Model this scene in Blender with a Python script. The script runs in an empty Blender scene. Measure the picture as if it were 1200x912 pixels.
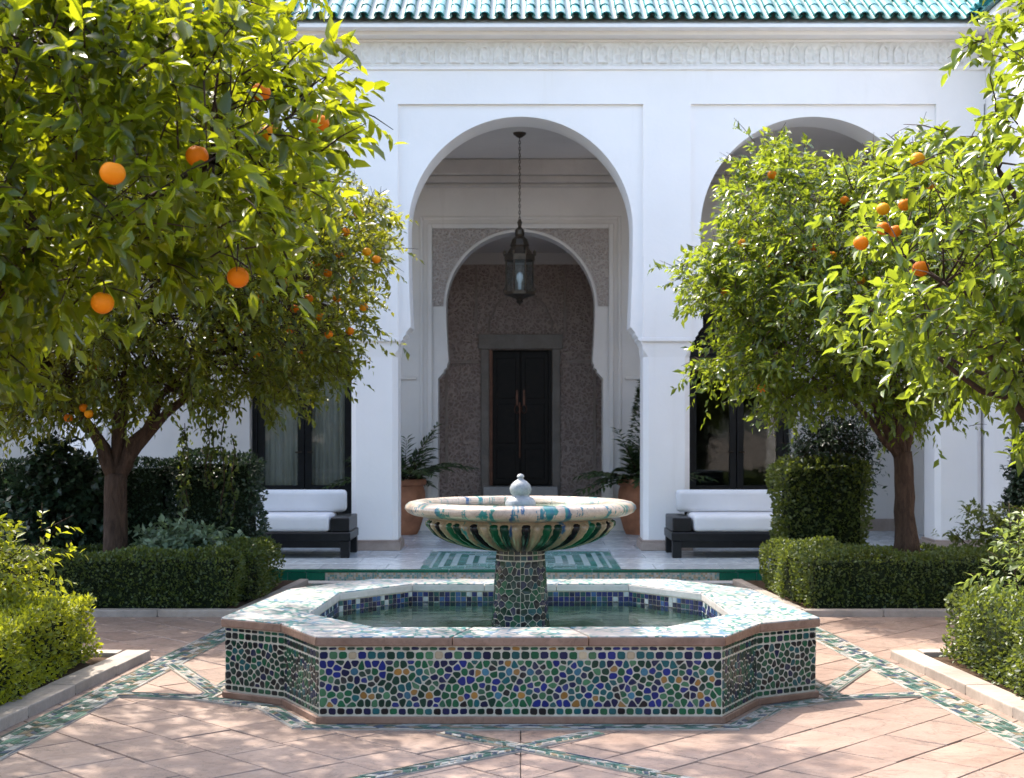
import bpy, bmesh, math, random
import numpy as np
from mathutils import Vector, Matrix

random.seed(7)
rng = np.random.default_rng(11)
SC = bpy.context.scene
COL = SC.collection

# ------------------------------------------------------------------ camera
F = 1700.0           # focal length in pixels of the 1200 px wide photograph
H = 1.40             # eye height over the paving
VX, VY = 610.0, 500.0
cam = bpy.data.cameras.new('camera')
cam.sensor_width = 36.0
cam.lens = F / 1200.0 * 36.0
cam.shift_x = -(VX - 600.0) / 1200.0
cam.shift_y = (VY - 456.0) / 1200.0
cam.clip_end = 3000.0
cam.dof.use_dof = True
cam.dof.focus_distance = 7.2
cam.dof.aperture_fstop = 5.6
camo = bpy.data.objects.new('camera', cam)
COL.objects.link(camo)
camo.location = (0, 0, H)
camo.rotation_euler = (math.radians(90), 0, 0)
SC.camera = camo

# ------------------------------------------------------------------ light
SUN_OFF = Vector((0.43, -0.50, -1.0)).normalized()     # direction in which the light travels
to_sun = -SUN_OFF
elev = math.asin(to_sun.z)
azim = math.atan2(to_sun.x, to_sun.y)                   # clockwise from +Y
world = bpy.data.worlds.new('World')
SC.world = world
world.use_nodes = True
wn = world.node_tree.nodes
sky = wn.new('ShaderNodeTexSky')
sky.sky_type = 'NISHITA'
sky.sun_disc = False
sky.sun_elevation = elev
sky.sun_rotation = azim
sky.air_density = 1.0
sky.dust_density = 3.2
sky.ozone_density = 0.8
bg = wn['Background']
bg.inputs['Strength'].default_value = 0.15
world.node_tree.links.new(sky.outputs[0], bg.inputs['Color'])
sl = bpy.data.lights.new('sun', 'SUN')
sl.energy = 2.0
sl.angle = math.radians(0.53)
sl.color = (1.0, 0.93, 0.82)
so = bpy.data.objects.new('sun', sl)
COL.objects.link(so)
so.rotation_euler = SUN_OFF.to_track_quat('-Z', 'Y').to_euler()
so.location = (-8, 10, 20)
SC.view_settings.view_transform = 'Standard'
SC.view_settings.look = 'None'
SC.view_settings.gamma = 1.0
SC.view_settings.exposure = 2.32
SC.cycles.max_bounces = 10
SC.cycles.diffuse_bounces = 5
SC.cycles.transparent_max_bounces = 12
SC.cycles.use_denoising = True

# ------------------------------------------------------------------ materials
MATS = {}


class NT:
    def __init__(s, name):
        s.m = bpy.data.materials.new(name)
        s.m.use_nodes = True
        s.t = s.m.node_tree
        s.b = s.t.nodes['Principled BSDF']
        s.out = s.t.nodes['Material Output']
        MATS[name] = s.m

    def n(s, typ, **kw):
        nd = s.t.nodes.new('ShaderNode' + typ)
        for k, v in kw.items():
            if k.startswith('i_'):
                nd.inputs[k[2:].replace('_', ' ')].default_value = v
            else:
                setattr(nd, k, v)
        return nd

    def l(s, a, b):
        s.t.links.new(a, b)

    def ramp(s, fac, stops, interp='LINEAR'):
        r = s.n('ValToRGB')
        r.color_ramp.interpolation = interp
        e = r.color_ramp.elements
        while len(e) < len(stops):
            e.new(0.5)
        for el, (p, c) in zip(e, stops):
            el.position = p
            el.color = (c[0], c[1], c[2], 1)
        s.l(fac, r.inputs[0])
        return r.outputs[0]

    def noise(s, scale, detail=4, rough=0.55, vec=None, dist=0.0):
        nd = s.n('TexNoise')
        nd.inputs['Scale'].default_value = scale
        nd.inputs['Detail'].default_value = detail
        nd.inputs['Roughness'].default_value = rough
        nd.inputs['Distortion'].default_value = dist
        if vec is None:
            vec = s.pos()
        s.l(vec, nd.inputs['Vector'])
        return nd.outputs['Fac']

    def pos(s):
        return s.n('NewGeometry').outputs['Position']

    def island(s):
        return s.n('NewGeometry').outputs['Random Per Island']

    def objrand(s):
        return s.n('ObjectInfo').outputs['Random']

    def mix(s, fac, a, b, mode='MIX'):
        nd = s.n('MixRGB', blend_type=mode)
        for sock, v in zip(nd.inputs, (fac, a, b)):
            if hasattr(v, 'is_linked'):
                s.l(v, sock)
            elif isinstance(v, (int, float)):
                sock.default_value = v
            else:
                sock.default_value = (v[0], v[1], v[2], 1)
        return nd.outputs[0]

    def math(s, op, a, b=0.0):
        nd = s.n('Math', operation=op)
        for sock, v in zip(nd.inputs, (a, b)):
            if hasattr(v, 'is_linked'):
                s.l(v, sock)
            else:
                sock.default_value = v
        return nd.outputs[0]

    def bump(s, h, strength=0.3, dist=0.02):
        nd = s.n('Bump')
        nd.inputs['Strength'].default_value = strength
        nd.inputs['Distance'].default_value = dist
        s.l(h, nd.inputs['Height'])
        s.l(nd.outputs[0], s.b.inputs['Normal'])
        return nd.outputs[0]

    def fin(s, color=None, rough=0.6, spec=0.5, metal=0.0, coat=0.0):
        if color is not None:
            if hasattr(color, 'is_linked'):
                s.l(color, s.b.inputs['Base Color'])
            else:
                s.b.inputs['Base Color'].default_value = (*color, 1)
        if hasattr(rough, 'is_linked'):
            s.l(rough, s.b.inputs['Roughness'])
        else:
            s.b.inputs['Roughness'].default_value = rough
        s.b.inputs['Specular IOR Level'].default_value = spec
        s.b.inputs['Metallic'].default_value = metal
        s.b.inputs['Coat Weight'].default_value = coat
        s.b.inputs['Coat Roughness'].default_value = 0.08
        return s.m


def rmp(c, k):
    return (c[0] * k, c[1] * k, c[2] * k)


# white lime plaster, faint stains and trowel relief
def m_plaster(name, c, dirt=0.06, bump=0.12):
    t = NT(name)
    big = t.noise(0.9, 5, 0.6)
    fine = t.noise(26, 5, 0.6)
    col = t.ramp(big, [(0.3, rmp(c, 1 - dirt)), (0.62, c)])
    mp = t.n('Mapping')
    mp.inputs['Scale'].default_value = (5.0, 5.0, 0.5)
    t.l(t.pos(), mp.inputs['Vector'])
    st = t.noise(1.3, 4, 0.6, mp.outputs[0])
    stf = t.ramp(st, [(0.60, (0, 0, 0)), (0.80, (dirt * 3, dirt * 3, dirt * 3))])
    col = t.mix(stf, col, (c[0] * 0.72, c[1] * 0.68, c[2] * 0.62))
    mid = t.noise(4.0, 4, 0.6)
    t.bump(t.math('ADD', fine, t.math('MULTIPLY', mid, 2.0)), bump, 0.012)
    return t.fin(col, 0.72, 0.25)


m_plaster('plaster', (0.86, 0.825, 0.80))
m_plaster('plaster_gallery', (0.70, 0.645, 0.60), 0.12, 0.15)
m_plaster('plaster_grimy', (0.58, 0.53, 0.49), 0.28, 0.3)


# carved stucco: dense interlaced relief
def m_stucco(name, c, c2, scale, strength):
    t = NT(name)
    v = t.n('TexVoronoi', feature='DISTANCE_TO_EDGE')
    v.inputs['Scale'].default_value = scale
    ps = t.n('Mapping')
    t.l(t.pos(), ps.inputs['Vector'])
    nz = t.n('TexNoise')
    nz.inputs['Scale'].default_value = scale * 0.6
    t.l(ps.outputs[0], nz.inputs['Vector'])
    wv = t.mix(0.10, ps.outputs[0], nz.outputs['Color'], 'ADD')
    t.l(wv, v.inputs['Vector'])
    h = t.ramp(v.outputs['Distance'], [(0.0, (1, 1, 1)), (0.10, (0.85, 0.85, 0.85)), (0.22, (0, 0, 0))])
    v2 = t.n('TexVoronoi')
    v2.inputs['Scale'].default_value = scale * 2.3
    t.l(wv, v2.inputs['Vector'])
    h2 = t.mix(0.35, h, v2.outputs['Distance'])
    big = t.noise(1.7, 4)
    col = t.mix(h2, c2, c)
    col = t.mix(t.ramp(big, [(0.35, (0, 0, 0)), (0.7, (0.35, 0.35, 0.35))]), col, rmp(c2, 0.8))
    t.bump(h2, strength, 0.03)
    return t.fin(col, 0.85, 0.15)


m_stucco('stucco_spandrel', (0.56, 0.50, 0.46), (0.42, 0.34, 0.30), 22, 0.9)
m_stucco('stucco_dark', (0.62, 0.49, 0.43), (0.36, 0.265, 0.225), 17, 1.0)
m_stucco('stucco_white', (0.80, 0.785, 0.76), (0.70, 0.67, 0.63), 12, 0.35)


def m_stone(name, c1, c2, rough=0.6, vein=0.5, scale=1.0, obj=True, joint=None):
    t = NT(name)
    a = t.noise(3.2 * scale, 7, 0.62, dist=0.6)
    b = t.noise(22 * scale, 6, 0.65)
    col = t.ramp(a, [(0.28, c1), (0.68, c2)])
    col = t.mix(t.math('MULTIPLY', t.math('SUBTRACT', b, 0.35), 0.5), col, rmp(c1, 0.62))
    if obj:
        r = t.objrand()
        col = t.mix(0.8, col, t.ramp(r, [(0.0, (0.80, 0.77, 0.75)), (0.5, (0.97, 0.94, 0.92)), (1.0, (1.12, 1.06, 1.0))]), 'MULTIPLY')
    st = t.noise(0.95 * scale, 5, 0.7, dist=0.8)
    sf = t.ramp(st, [(0.52, (0, 0, 0)), (0.72, (0.42, 0.42, 0.42))])
    col = t.mix(sf, col, rmp(c1, 0.55)) if vein > 0.6 else col
    v = t.noise(2.1 * scale, 9, 0.7, dist=1.6)
    vn = t.ramp(v, [(0.485, (0, 0, 0)), (0.50, (vein, vein, vein)), (0.515, (0, 0, 0))])
    col = t.mix(vn, col, rmp(c1, 0.45))
    t.bump(t.math('ADD', b, t.math('MULTIPLY', a, 1.5)), 0.25, 0.006)
    rg = t.ramp(b, [(0.3, (rough - 0.14,) * 3), (0.75, (rough + 0.12,) * 3)])
    return t.fin(col, rg, 0.45)


m_stone('paving_stone', (0.195, 0.128, 0.098), (0.280, 0.204, 0.164), 0.55, 0.75)
m_stone('kerb_stone', (0.24, 0.205, 0.175), (0.37, 0.32, 0.28), 0.6, 0.25)
m_stone('coping_edge', (0.15, 0.075, 0.045), (0.26, 0.155, 0.108), 0.55, 0.5, 2.0)
m_stone('plinth_stone', (0.30, 0.23, 0.19), (0.44, 0.36, 0.31), 0.6, 0.2)
m_stone('marble', (0.58, 0.65, 0.69), (0.68, 0.75, 0.79), 0.20, 0.12, 0.5)
m_stone('step_stone', (0.42, 0.40, 0.39), (0.55, 0.53, 0.52), 0.5, 0.2)


# rim of the basin: pale marble crossed by thin worn teal inlay
def m_coping():
    t = NT('coping_top')
    a = t.noise(4, 6, 0.6)
    col = t.ramp(a, [(0.3, (0.30, 0.26, 0.235)), (0.65, (0.44, 0.405, 0.38))])
    v = t.n('TexVoronoi', feature='DISTANCE_TO_EDGE')
    v.inputs['Scale'].default_value = 17
    t.l(t.pos(), v.inputs['Vector'])
    ln = t.ramp(v.outputs['Distance'], [(0.0, (1, 1, 1)), (0.085, (1, 1, 1)), (0.12, (0, 0, 0))])
    wear = t.noise(3.1, 5, 0.7)
    wf = t.ramp(wear, [(0.36, (0, 0, 0)), (0.50, (0.95, 0.95, 0.95))])
    v2 = t.n('TexVoronoi')
    v2.inputs['Scale'].default_value = 13
    t.l(t.pos(), v2.inputs['Vector'])
    tint = t.ramp(v2.outputs['Color'], [(0, (0.05, 0.22, 0.2)), (0.4, (0.02, 0.12, 0.10)), (0.7, (0.08, 0.16, 0.24)), (1, (0.12, 0.3, 0.24))])
    f = t.mix(1.0, ln, wf, 'MULTIPLY')
    col = t.mix(f, col, tint)
    fine = t.noise(30, 5)
    t.bump(fine, 0.2, 0.004)
    return t.fin(col, 0.34, 0.5)


m_coping()


def m_glaze(name, c, rough=0.16, var=0.35, spread=0.0):
    t = NT(name)
    a = t.noise(55, 3, 0.6)
    r = t.objrand()
    isl = t.island()
    k = t.math('ADD', t.math('MULTIPLY', r, 0.5), t.math('MULTIPLY', isl, 0.5))
    col = t.ramp(k, [(0.15, rmp(c, 1 - var)), (0.85, rmp(c, 1 + var))])
    col = t.mix(t.ramp(a, [(0.45, (0, 0, 0)), (0.8, (0.5, 0.5, 0.5))]), col, rmp(c, 0.45))
    t.bump(t.noise(30, 3), 0.12, 0.004)
    return t.fin(col, rough, 0.22)


GL = {
    'cobalt': (0.008, 0.014, 0.10), 'navy': (0.006, 0.008, 0.035), 'green': (0.008, 0.065, 0.028),
    'teal': (0.008, 0.060, 0.062), 'bottle': (0.005, 0.024, 0.014), 'jade': (0.045, 0.115, 0.055),
    'ochre': (0.22, 0.105, 0.025), 'black': (0.008, 0.007, 0.008), 'terracotta': (0.14, 0.05, 0.03),
    'cream': (0.34, 0.26, 0.165), 'sky': (0.035, 0.10, 0.14)}
for k_, c_ in GL.items():
    m_glaze('glaze_' + k_, c_)
m_glaze('roof_glaze', (0.022, 0.165, 0.165), 0.22, 0.45)
m_glaze('roof_glaze_pan', (0.010, 0.10, 0.09), 0.3, 0.4)
m_glaze('riser_green', (0.008, 0.10, 0.06), 0.15, 0.3)


def m_island_palette(name, cols, rough=0.2):
    t = NT(name)
    n = len(cols)
    col = t.ramp(t.island(), [(i / n, c) for i, c in enumerate(cols)], 'CONSTANT')
    a = t.noise(40, 3)
    col = t.mix(t.ramp(a, [(0.4, (0, 0, 0)), (0.8, (0.4, 0.4, 0.4))]), col, (0.10, 0.10, 0.09))
    return t.fin(col, rough, 0.22)


m_island_palette('mosaic_dark', [GL['bottle'], GL['black'], GL['green'], GL['bottle'], GL['teal'], GL['black'], GL['green'], GL['navy'], GL['bottle']])
m_island_palette('mosaic_mixed', [GL['cobalt'], GL['green'], GL['teal'], GL['bottle'], GL['jade'], GL['navy'], GL['ochre'], GL['black']])
m_island_palette('mosaic_band', [(0.03, 0.085, 0.075), (0.08, 0.14, 0.125), (0.32, 0.31, 0.29), (0.03, 0.05, 0.085), (0.05, 0.12, 0.09), (0.34, 0.30, 0.26), (0.02, 0.06, 0.048), (0.17, 0.13, 0.085), (0.22, 0.23, 0.22)], 0.3)
m_island_palette('mosaic_blue', [GL['cobalt'], GL['navy'], GL['teal'], GL['navy'], (0.4, 0.42, 0.42), GL['cobalt'], (0.03, 0.08, 0.2)], 0.2)
m_island_palette('mosaic_carpet', [(0.02, 0.20, 0.17), (0.03, 0.24, 0.20), (0.14, 0.30, 0.28), (0.015, 0.15, 0.13), (0.22, 0.32, 0.32)], 0.2)
m_island_palette('mosaic_riser', [(0.42, 0.40, 0.34), (0.10, 0.26, 0.24), (0.36, 0.27, 0.16), (0.46, 0.45, 0.42), (0.16, 0.30, 0.30), (0.45, 0.40, 0.32)], 0.3)


def m_grout(name, c):
    t = NT(name)
    a = t.noise(18, 5)
    col = t.ramp(a, [(0.3, rmp(c, 0.68)), (0.7, c)])
    t.bump(t.noise(90, 4), 0.3, 0.003)
    return t.fin(col, 0.8, 0.2)


m_grout('grout', (0.48, 0.42, 0.33))
m_grout('grout_band', (0.32, 0.28, 0.24))
m_grout('joint', (0.15, 0.115, 0.095))
m_grout('joint_pale', (0.28, 0.36, 0.36))


# glazed cream rim with worn painted patches, laid out round the bowl's axis
def m_bowl(name, base, thresh):
    t = NT(name)
    tc = t.n('TexCoord').outputs['Object']
    sp = t.n('SeparateXYZ')
    t.l(tc, sp.inputs[0])
    ang = t.math('ARCTAN2', sp.outputs[1], sp.outputs[0])
    cb = t.n('CombineXYZ')
    t.l(t.math('MULTIPLY', ang, 5.0), cb.inputs[0])
    t.l(t.math('MULTIPLY', sp.outputs[2], 2.0), cb.inputs[1])
    n1 = t.noise(1.6, 3, 0.7, cb.outputs[0], 0.4)
    n2 = t.noise(38, 5, 0.65, tc)
    f = t.ramp(t.math('ADD', n1, t.math('MULTIPLY', t.math('SUBTRACT', n2, 0.5), 0.35)), [(thresh, (0, 0, 0)), (thresh + 0.03, (1, 1, 1))])
    tint = t.ramp(t.noise(1.1, 2, 0.5, cb.outputs[0]), [(0.3, (0.01, 0.09, 0.06)), (0.48, (0.015, 0.16, 0.15)), (0.62, (0.02, 0.05, 0.14)), (0.75, (0.04, 0.2, 0.12))])
    b = t.ramp(t.noise(9, 6, 0.65, tc), [(0.3, rmp(base, 0.66)), (0.62, base)])
    crack = t.noise(12, 8, 0.75, tc, 1.2)
    b = t.mix(t.ramp(crack, [(0.48, (0, 0, 0)), (0.5, (0.7, 0.7, 0.7)), (0.52, (0, 0, 0))]), b, rmp(base, 0.4))
    col = t.mix(f, b, tint)
    t.bump(n2, 0.25, 0.004)
    return t.fin(col, 0.3, 0.5)


m_bowl('bowl_rim', (0.47, 0.365, 0.285), 0.535)
m_bowl('bowl_body', (0.30, 0.225, 0.135), 0.60)
m_stone('finial_stone', (0.20, 0.22, 0.25), (0.36, 0.38, 0.40), 0.45, 0.6, 6)


def m_leaf(name, dark, light, trans, rough=0.38, tw=0.42, hue=None):
    t = NT(name)
    isl = t.island()
    big = t.noise(1.6, 3)
    k = t.math('ADD', t.math('MULTIPLY', isl, 0.65), t.math('MULTIPLY', big, 0.35))
    col = t.ramp(k, [(0.18, dark), (0.75, light), (0.95, rmp(light, 1.25))])
    tcol = t.ramp(isl, [(0.0, rmp(trans, 0.7)), (1.0, rmp(trans, 1.2))])
    t.fin(col, rough, 0.45)
    tr = t.n('BsdfTranslucent')
    t.l(tcol, tr.inputs['Color'])
    ms = t.n('MixShader')
    ms.inputs[0].default_value = tw
    t.l(t.b.outputs[0], ms.inputs[1])
    t.l(tr.outputs[0], ms.inputs[2])
    t.l(ms.outputs[0], t.out.inputs['Surface'])
    return t.m


m_leaf('leaf_citrus', (0.010, 0.028, 0.005), (0.050, 0.092, 0.008), (0.50, 0.54, 0.012), 0.28, 0.42)
m_leaf('leaf_citrus_far', (0.010, 0.028, 0.006), (0.050, 0.082, 0.012), (0.46, 0.46, 0.02), 0.34, 0.38)
m_leaf('leaf_citrus_right', (0.018, 0.044, 0.010), (0.075, 0.120, 0.020), (0.36, 0.44, 0.025), 0.24, 0.38)
m_leaf('leaf_hedge_bright', (0.075, 0.105, 0.010), (0.19, 0.215, 0.014), (0.48, 0.50, 0.02), 0.45, 0.42)
m_leaf('leaf_hedge', (0.024, 0.046, 0.012), (0.072, 0.100, 0.022), (0.22, 0.27, 0.03), 0.45, 0.32)
m_leaf('leaf_dark', (0.012, 0.028, 0.016), (0.030, 0.055, 0.028), (0.05, 0.09, 0.03), 0.4, 0.2)
m_leaf('leaf_shrub', (0.050, 0.090, 0.025), (0.115, 0.150, 0.045), (0.30, 0.38, 0.07), 0.4, 0.4)
m_leaf('leaf_pale', (0.11, 0.17, 0.11), (0.26, 0.33, 0.22), (0.18, 0.28, 0.10), 0.4, 0.3)
m_leaf('leaf_palm', (0.018, 0.045, 0.018), (0.06, 0.09, 0.03), (0.10, 0.16, 0.03), 0.4, 0.3)


def m_bark(name, c1, c2):
    t = NT(name)
    mp = t.n('Mapping')
    mp.inputs['Scale'].default_value = (9, 9, 2.2)
    t.l(t.pos(), mp.inputs['Vector'])
    a = t.noise(3.0, 7, 0.7, mp.outputs[0], 0.5)
    col = t.ramp(a, [(0.3, c1), (0.7, c2)])
    t.bump(a, 1.0, 0.05)
    return t.fin(col, 0.85, 0.2)


m_bark('bark', (0.030, 0.018, 0.013), (0.105, 0.064, 0.046))


def m_orange():
    t = NT('orange_peel')
    v = t.n('TexVoronoi')
    v.inputs['Scale'].default_value = 260
    t.l(t.pos(), v.inputs['Vector'])
    col = t.ramp(t.objrand(), [(0.0, (0.62, 0.14, 0.002)), (0.6, (0.60, 0.18, 0.003)), (1.0, (0.58, 0.25, 0.006))])
    t.bump(v.outputs['Distance'], 0.25, 0.002)
    return t.fin(col, 0.5, 0.15)


m_orange()


def m_plain(name, c, rough=0.5, spec=0.5, metal=0.0, nz=0.25, sc=12, bmp=0.1):
    t = NT(name)
    a = t.noise(sc, 5)
    col = t.ramp(a, [(0.3, rmp(c, 1 - nz)), (0.7, rmp(c, 1 + nz))])
    t.bump(t.noise(sc * 5, 4), bmp, 0.004)
    return t.fin(col, rough, spec, metal)


m_plain('cushion', (0.68, 0.68, 0.70), 0.9, 0.1, 0, 0.05, 4, 0.25)
m_plain('black_wood', (0.008, 0.0085, 0.010), 0.38, 0.25, 0, 0.4)
m_plain('door_wood', (0.009, 0.005, 0.004), 0.4, 0.15, 0, 0.5)
m_plain('copper_red_light', (0.10, 0.042, 0.026), 0.38, 0.4, 0.6, 0.3)  # metal of the knockers, also the reddish light painted on the door
m_plain('lantern_metal', (0.055, 0.038, 0.024), 0.45, 0.5, 0.6, 0.4)
m_plain('terracotta', (0.33, 0.14, 0.075), 0.75, 0.25, 0, 0.25, 9)
m_plain('soil', (0.055, 0.035, 0.022), 0.95, 0.1, 0, 0.5, 30, 0.9)
m_plain('earth', (0.16, 0.13, 0.10), 0.95, 0.1, 0, 0.3, 2, 0.4)
m_plain('hedge_core', (0.012, 0.018, 0.008), 0.9, 0.1, 0, 0.5, 20, 0.6)
m_plain('curtain', (0.78, 0.72, 0.63), 0.9, 0.1, 0, 0.15, 3, 0.2)
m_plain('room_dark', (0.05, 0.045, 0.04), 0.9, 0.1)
m_plain('pool_floor', (0.030, 0.150, 0.125), 0.4, 0.4, 0, 0.5, 14, 0.3)
m_plain('bulb', (0.8, 0.8, 0.78), 0.3, 0.5, 0, 0.02)


def m_glass(name, tint, ior, rough, bump=None):
    t = NT(name)
    t.t.nodes.remove(t.b)
    gl = t.n('BsdfGlossy')
    gl.inputs['Roughness'].default_value = rough
    tr = t.n('BsdfTransparent')
    tr.inputs['Color'].default_value = (*tint, 1)
    fr = t.n('Fresnel')
    fr.inputs['IOR'].default_value = ior
    if bump:
        nd = t.n('Bump')
        nd.inputs['Strength'].default_value = bump[1]
        nd.inputs['Distance'].default_value = bump[2]
        t.l(t.noise(bump[0], 4, 0.55, dist=0.8), nd.inputs['Height'])
        t.l(nd.outputs[0], gl.inputs['Normal'])
        t.l(nd.outputs[0], fr.inputs['Normal'])
    ms = t.n('MixShader')
    t.l(fr.outputs[0], ms.inputs[0])
    t.l(tr.outputs[0], ms.inputs[1])
    t.l(gl.outputs[0], ms.inputs[2])
    t.l(ms.outputs[0], t.out.inputs['Surface'])
    return t.m


m_glass('water', (0.55, 0.76, 0.70), 1.33, 0.02, (7.0, 0.22, 0.02))
m_glass('window_glass', (0.85, 0.88, 0.88), 1.5, 0.03, (2.0, 0.06, 0.02))
m_glass('lantern_glass', (0.74, 0.80, 0.82), 1.25, 0.15)


# ------------------------------------------------------------------ mesh helpers
class MB:
    def __init__(s):
        s.v = []
        s.f = []

    def add(s, vs, fs):
        o = len(s.v)
        s.v += [tuple(v) for v in vs]
        s.f += [tuple(i + o for i in f) for f in fs]
        return s

    def box(s, x0, x1, y0, y1, z0, z1):
        return s.add([(x0, y0, z0), (x1, y0, z0), (x1, y1, z0), (x0, y1, z0), (x0, y0, z1), (x1, y0, z1), (x1, y1, z1), (x0, y1, z1)],
                     [(0, 3, 2, 1), (4, 5, 6, 7), (0, 1, 5, 4), (1, 2, 6, 5), (2, 3, 7, 6), (3, 0, 4, 7)])

    def prism(s, poly, z0, z1, cap0=True, cap1=True):
        n = len(poly)
        vs = [(p[0], p[1], z0) for p in poly] + [(p[0], p[1], z1) for p in poly]
        fs = [(i, (i + 1) % n, n + (i + 1) % n, n + i) for i in range(n)]
        if cap0:
            fs.append(tuple(range(n - 1, -1, -1)))
        if cap1:
            fs.append(tuple(range(n, 2 * n)))
        return s.add(vs, fs)

    def loft(s, rings, closed=True, cap=True):
        n = len(rings[0])
        vs = [p for r in rings for p in r]
        fs = []
        for k in range(len(rings) - 1):
            for i in range(n if closed else n - 1):
                j = (i + 1) % n
                fs.append((k * n + i, k * n + j, (k + 1) * n + j, (k + 1) * n + i))
        if cap:
            fs.append(tuple(range(n - 1, -1, -1)))
            fs.append(tuple(range((len(rings) - 1) * n, len(rings) * n)))
        return s.add(vs, fs)

    def lathe(s, prof, n=32, c=(0, 0, 0), mod=None, ph=0.0):
        rings = []
        for (r, z) in prof:
            ring = []
            for i in range(n):
                a = 2 * math.pi * i / n + ph
                rr = r * (mod(a, r, z) if mod else 1)
                ring.append((c[0] + rr * math.cos(a), c[1] + rr * math.sin(a), c[2] + z))
            rings.append(ring)
        return s.loft(rings)

    def tube(s, pts, radii, n=8):
        pts = [Vector(p) for p in pts]
        rings = []
        up = Vector((0.13, 0.29, 0.95)).normalized()
        for i, p in enumerate(pts):
            t = (pts[min(i + 1, len(pts) - 1)] - pts[max(i - 1, 0)])
            if t.length < 1e-6:
                t = Vector((0, 0, 1))
            t.normalize()
            a = t.cross(up)
            if a.length < 0.1:
                a = t.cross(Vector((1, 0, 0)))
            a.normalize()
            b = t.cross(a)
            r = radii[i] if hasattr(radii, '__len__') else radii
            rings.append([p + a * r * math.cos(2 * math.pi * k / n) + b * r * math.sin(2 * math.pi * k / n) for k in range(n)])
        return s.loft(rings)

    def mesh(s, name, mat, bevel=0.0, seg=1, smooth=False):
        me = bpy.data.meshes.new(name)
        me.from_pydata(s.v, [], s.f)
        bm = bmesh.new()
        bm.from_mesh(me)
        bmesh.ops.recalc_face_normals(bm, faces=bm.faces)
        if bevel:
            eds = [e for e in bm.edges if len(e.link_faces) == 2 and e.calc_face_angle(0) > 0.5]
            bmesh.ops.bevel(bm, geom=eds, offset=bevel, segments=seg, profile=0.6, affect='EDGES', clamp_overlap=True)
        bm.to_mesh(me)
        bm.free()
        for m in (mat if isinstance(mat, (list, tuple)) else [mat]):
            me.materials.append(MATS[m])
        if smooth:
            me.polygons.foreach_set('use_smooth', [True] * len(me.polygons))
        return me

    def obj(s, name, mat, parent=None, **kw):
        return link(name, s.mesh(name, mat, **kw), parent)


def link(name, me, parent=None):
    o = bpy.data.objects.new(name, me)
    COL.objects.link(o)
    if parent is not None:
        o.parent = parent
        o.matrix_parent_inverse = Matrix.Identity(4)
    return o


def auto_smooth(o, ang=40):
    me = o.data
    me.polygons.foreach_set('use_smooth', [True] * len(me.polygons))
    me.set_sharp_from_angle(angle=math.radians(ang))
    return o


def thing(name, label, cat, group=None):
    o = bpy.data.objects.new(name, None)
    COL.objects.link(o)
    o['label'] = label
    o['category'] = cat
    if group:
        o['group'] = group
    o.empty_display_size = 0.1
    return o


def structure(o, label, cat):
    o['kind'] = 'structure'
    o['label'] = label
    o['category'] = cat
    return o


def stuff(o):
    o['kind'] = 'stuff'
    return o


def base_at(root):
    """move a thing's empty to the foot of its parts without moving them"""
    lo = Vector((1e9,) * 3)
    hi = Vector((-1e9,) * 3)
    for ch in root.children:
        if ch.type == 'MESH' and len(ch.data.vertices):
            co = np.empty(len(ch.data.vertices) * 3, np.float32)
            ch.data.vertices.foreach_get('co', co)
            co = co.reshape(-1, 3) * np.array(ch.scale) + np.array(ch.location)
            lo = Vector(np.minimum(co.min(0), lo))
            hi = Vector(np.maximum(co.max(0), hi))
    c = Vector(((lo.x + hi.x) / 2, (lo.y + hi.y) / 2, lo.z))
    root.location = c
    for ch in root.children:
        ch.location = ch.location - c
    return root


def Pt(px, py, d):
    return Vector(((px - VX) * d / F, d, H - (py - VY) * d / F))


# ------------------------------------------------------------------ leaves (numpy)
L8 = (np.array([(0, 0, 0), (.3, .5, .10), (.3, 0, -.02), (.3, -.5, .10), (.7, .40, .03), (.7, 0, -.08), (.7, -.40, .03), (1, 0, -.16)]),
      [(0, 2, 1), (0, 3, 2), (1, 2, 5), (1, 5, 4), (2, 3, 6), (2, 6, 5), (4, 5, 7), (5, 6, 7)])
L4 = (np.array([(0, 0, 0), (.45, .5, .06), (.45, -.5, .06), (1, 0, -.12), (.5, 0, -.04)]),
      [(0, 4, 1), (0, 2, 4), (1, 4, 3), (4, 2, 3)])
L2 = (np.array([(0, 0, 0), (.5, .5, .12), (.5, -.5, .12), (1, 0, 0)]), [(0, 3, 1), (0, 2, 3)])


def unit(a):
    return a / np.maximum(np.linalg.norm(a, axis=1, keepdims=True), 1e-9)


def leaf_mesh(name, pts, dirs, nrm, L, W, tmpl, mat):
    """pts, dirs, nrm: (n,3); L, W: (n,)"""
    tv, tf = tmpl
    t = unit(dirs)
    b = unit(np.cross(t, nrm))
    n = np.cross(b, t)
    u = tv[:, 0][None, :, None] * L[:, None, None]
    w = tv[:, 1][None, :, None] * W[:, None, None]
    c = tv[:, 2][None, :, None] * L[:, None, None]
    V = pts[:, None, :] + t[:, None, :] * u + b[:, None, :] * w + n[:, None, :] * c
    k = len(tv)
    N = len(pts)
    fa = np.array(tf)[None, :, :] + (np.arange(N) * k)[:, None, None]
    fa = fa.reshape(-1, 3)
    return tri_mesh(name, V.reshape(-1, 3), fa, mat)


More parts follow.
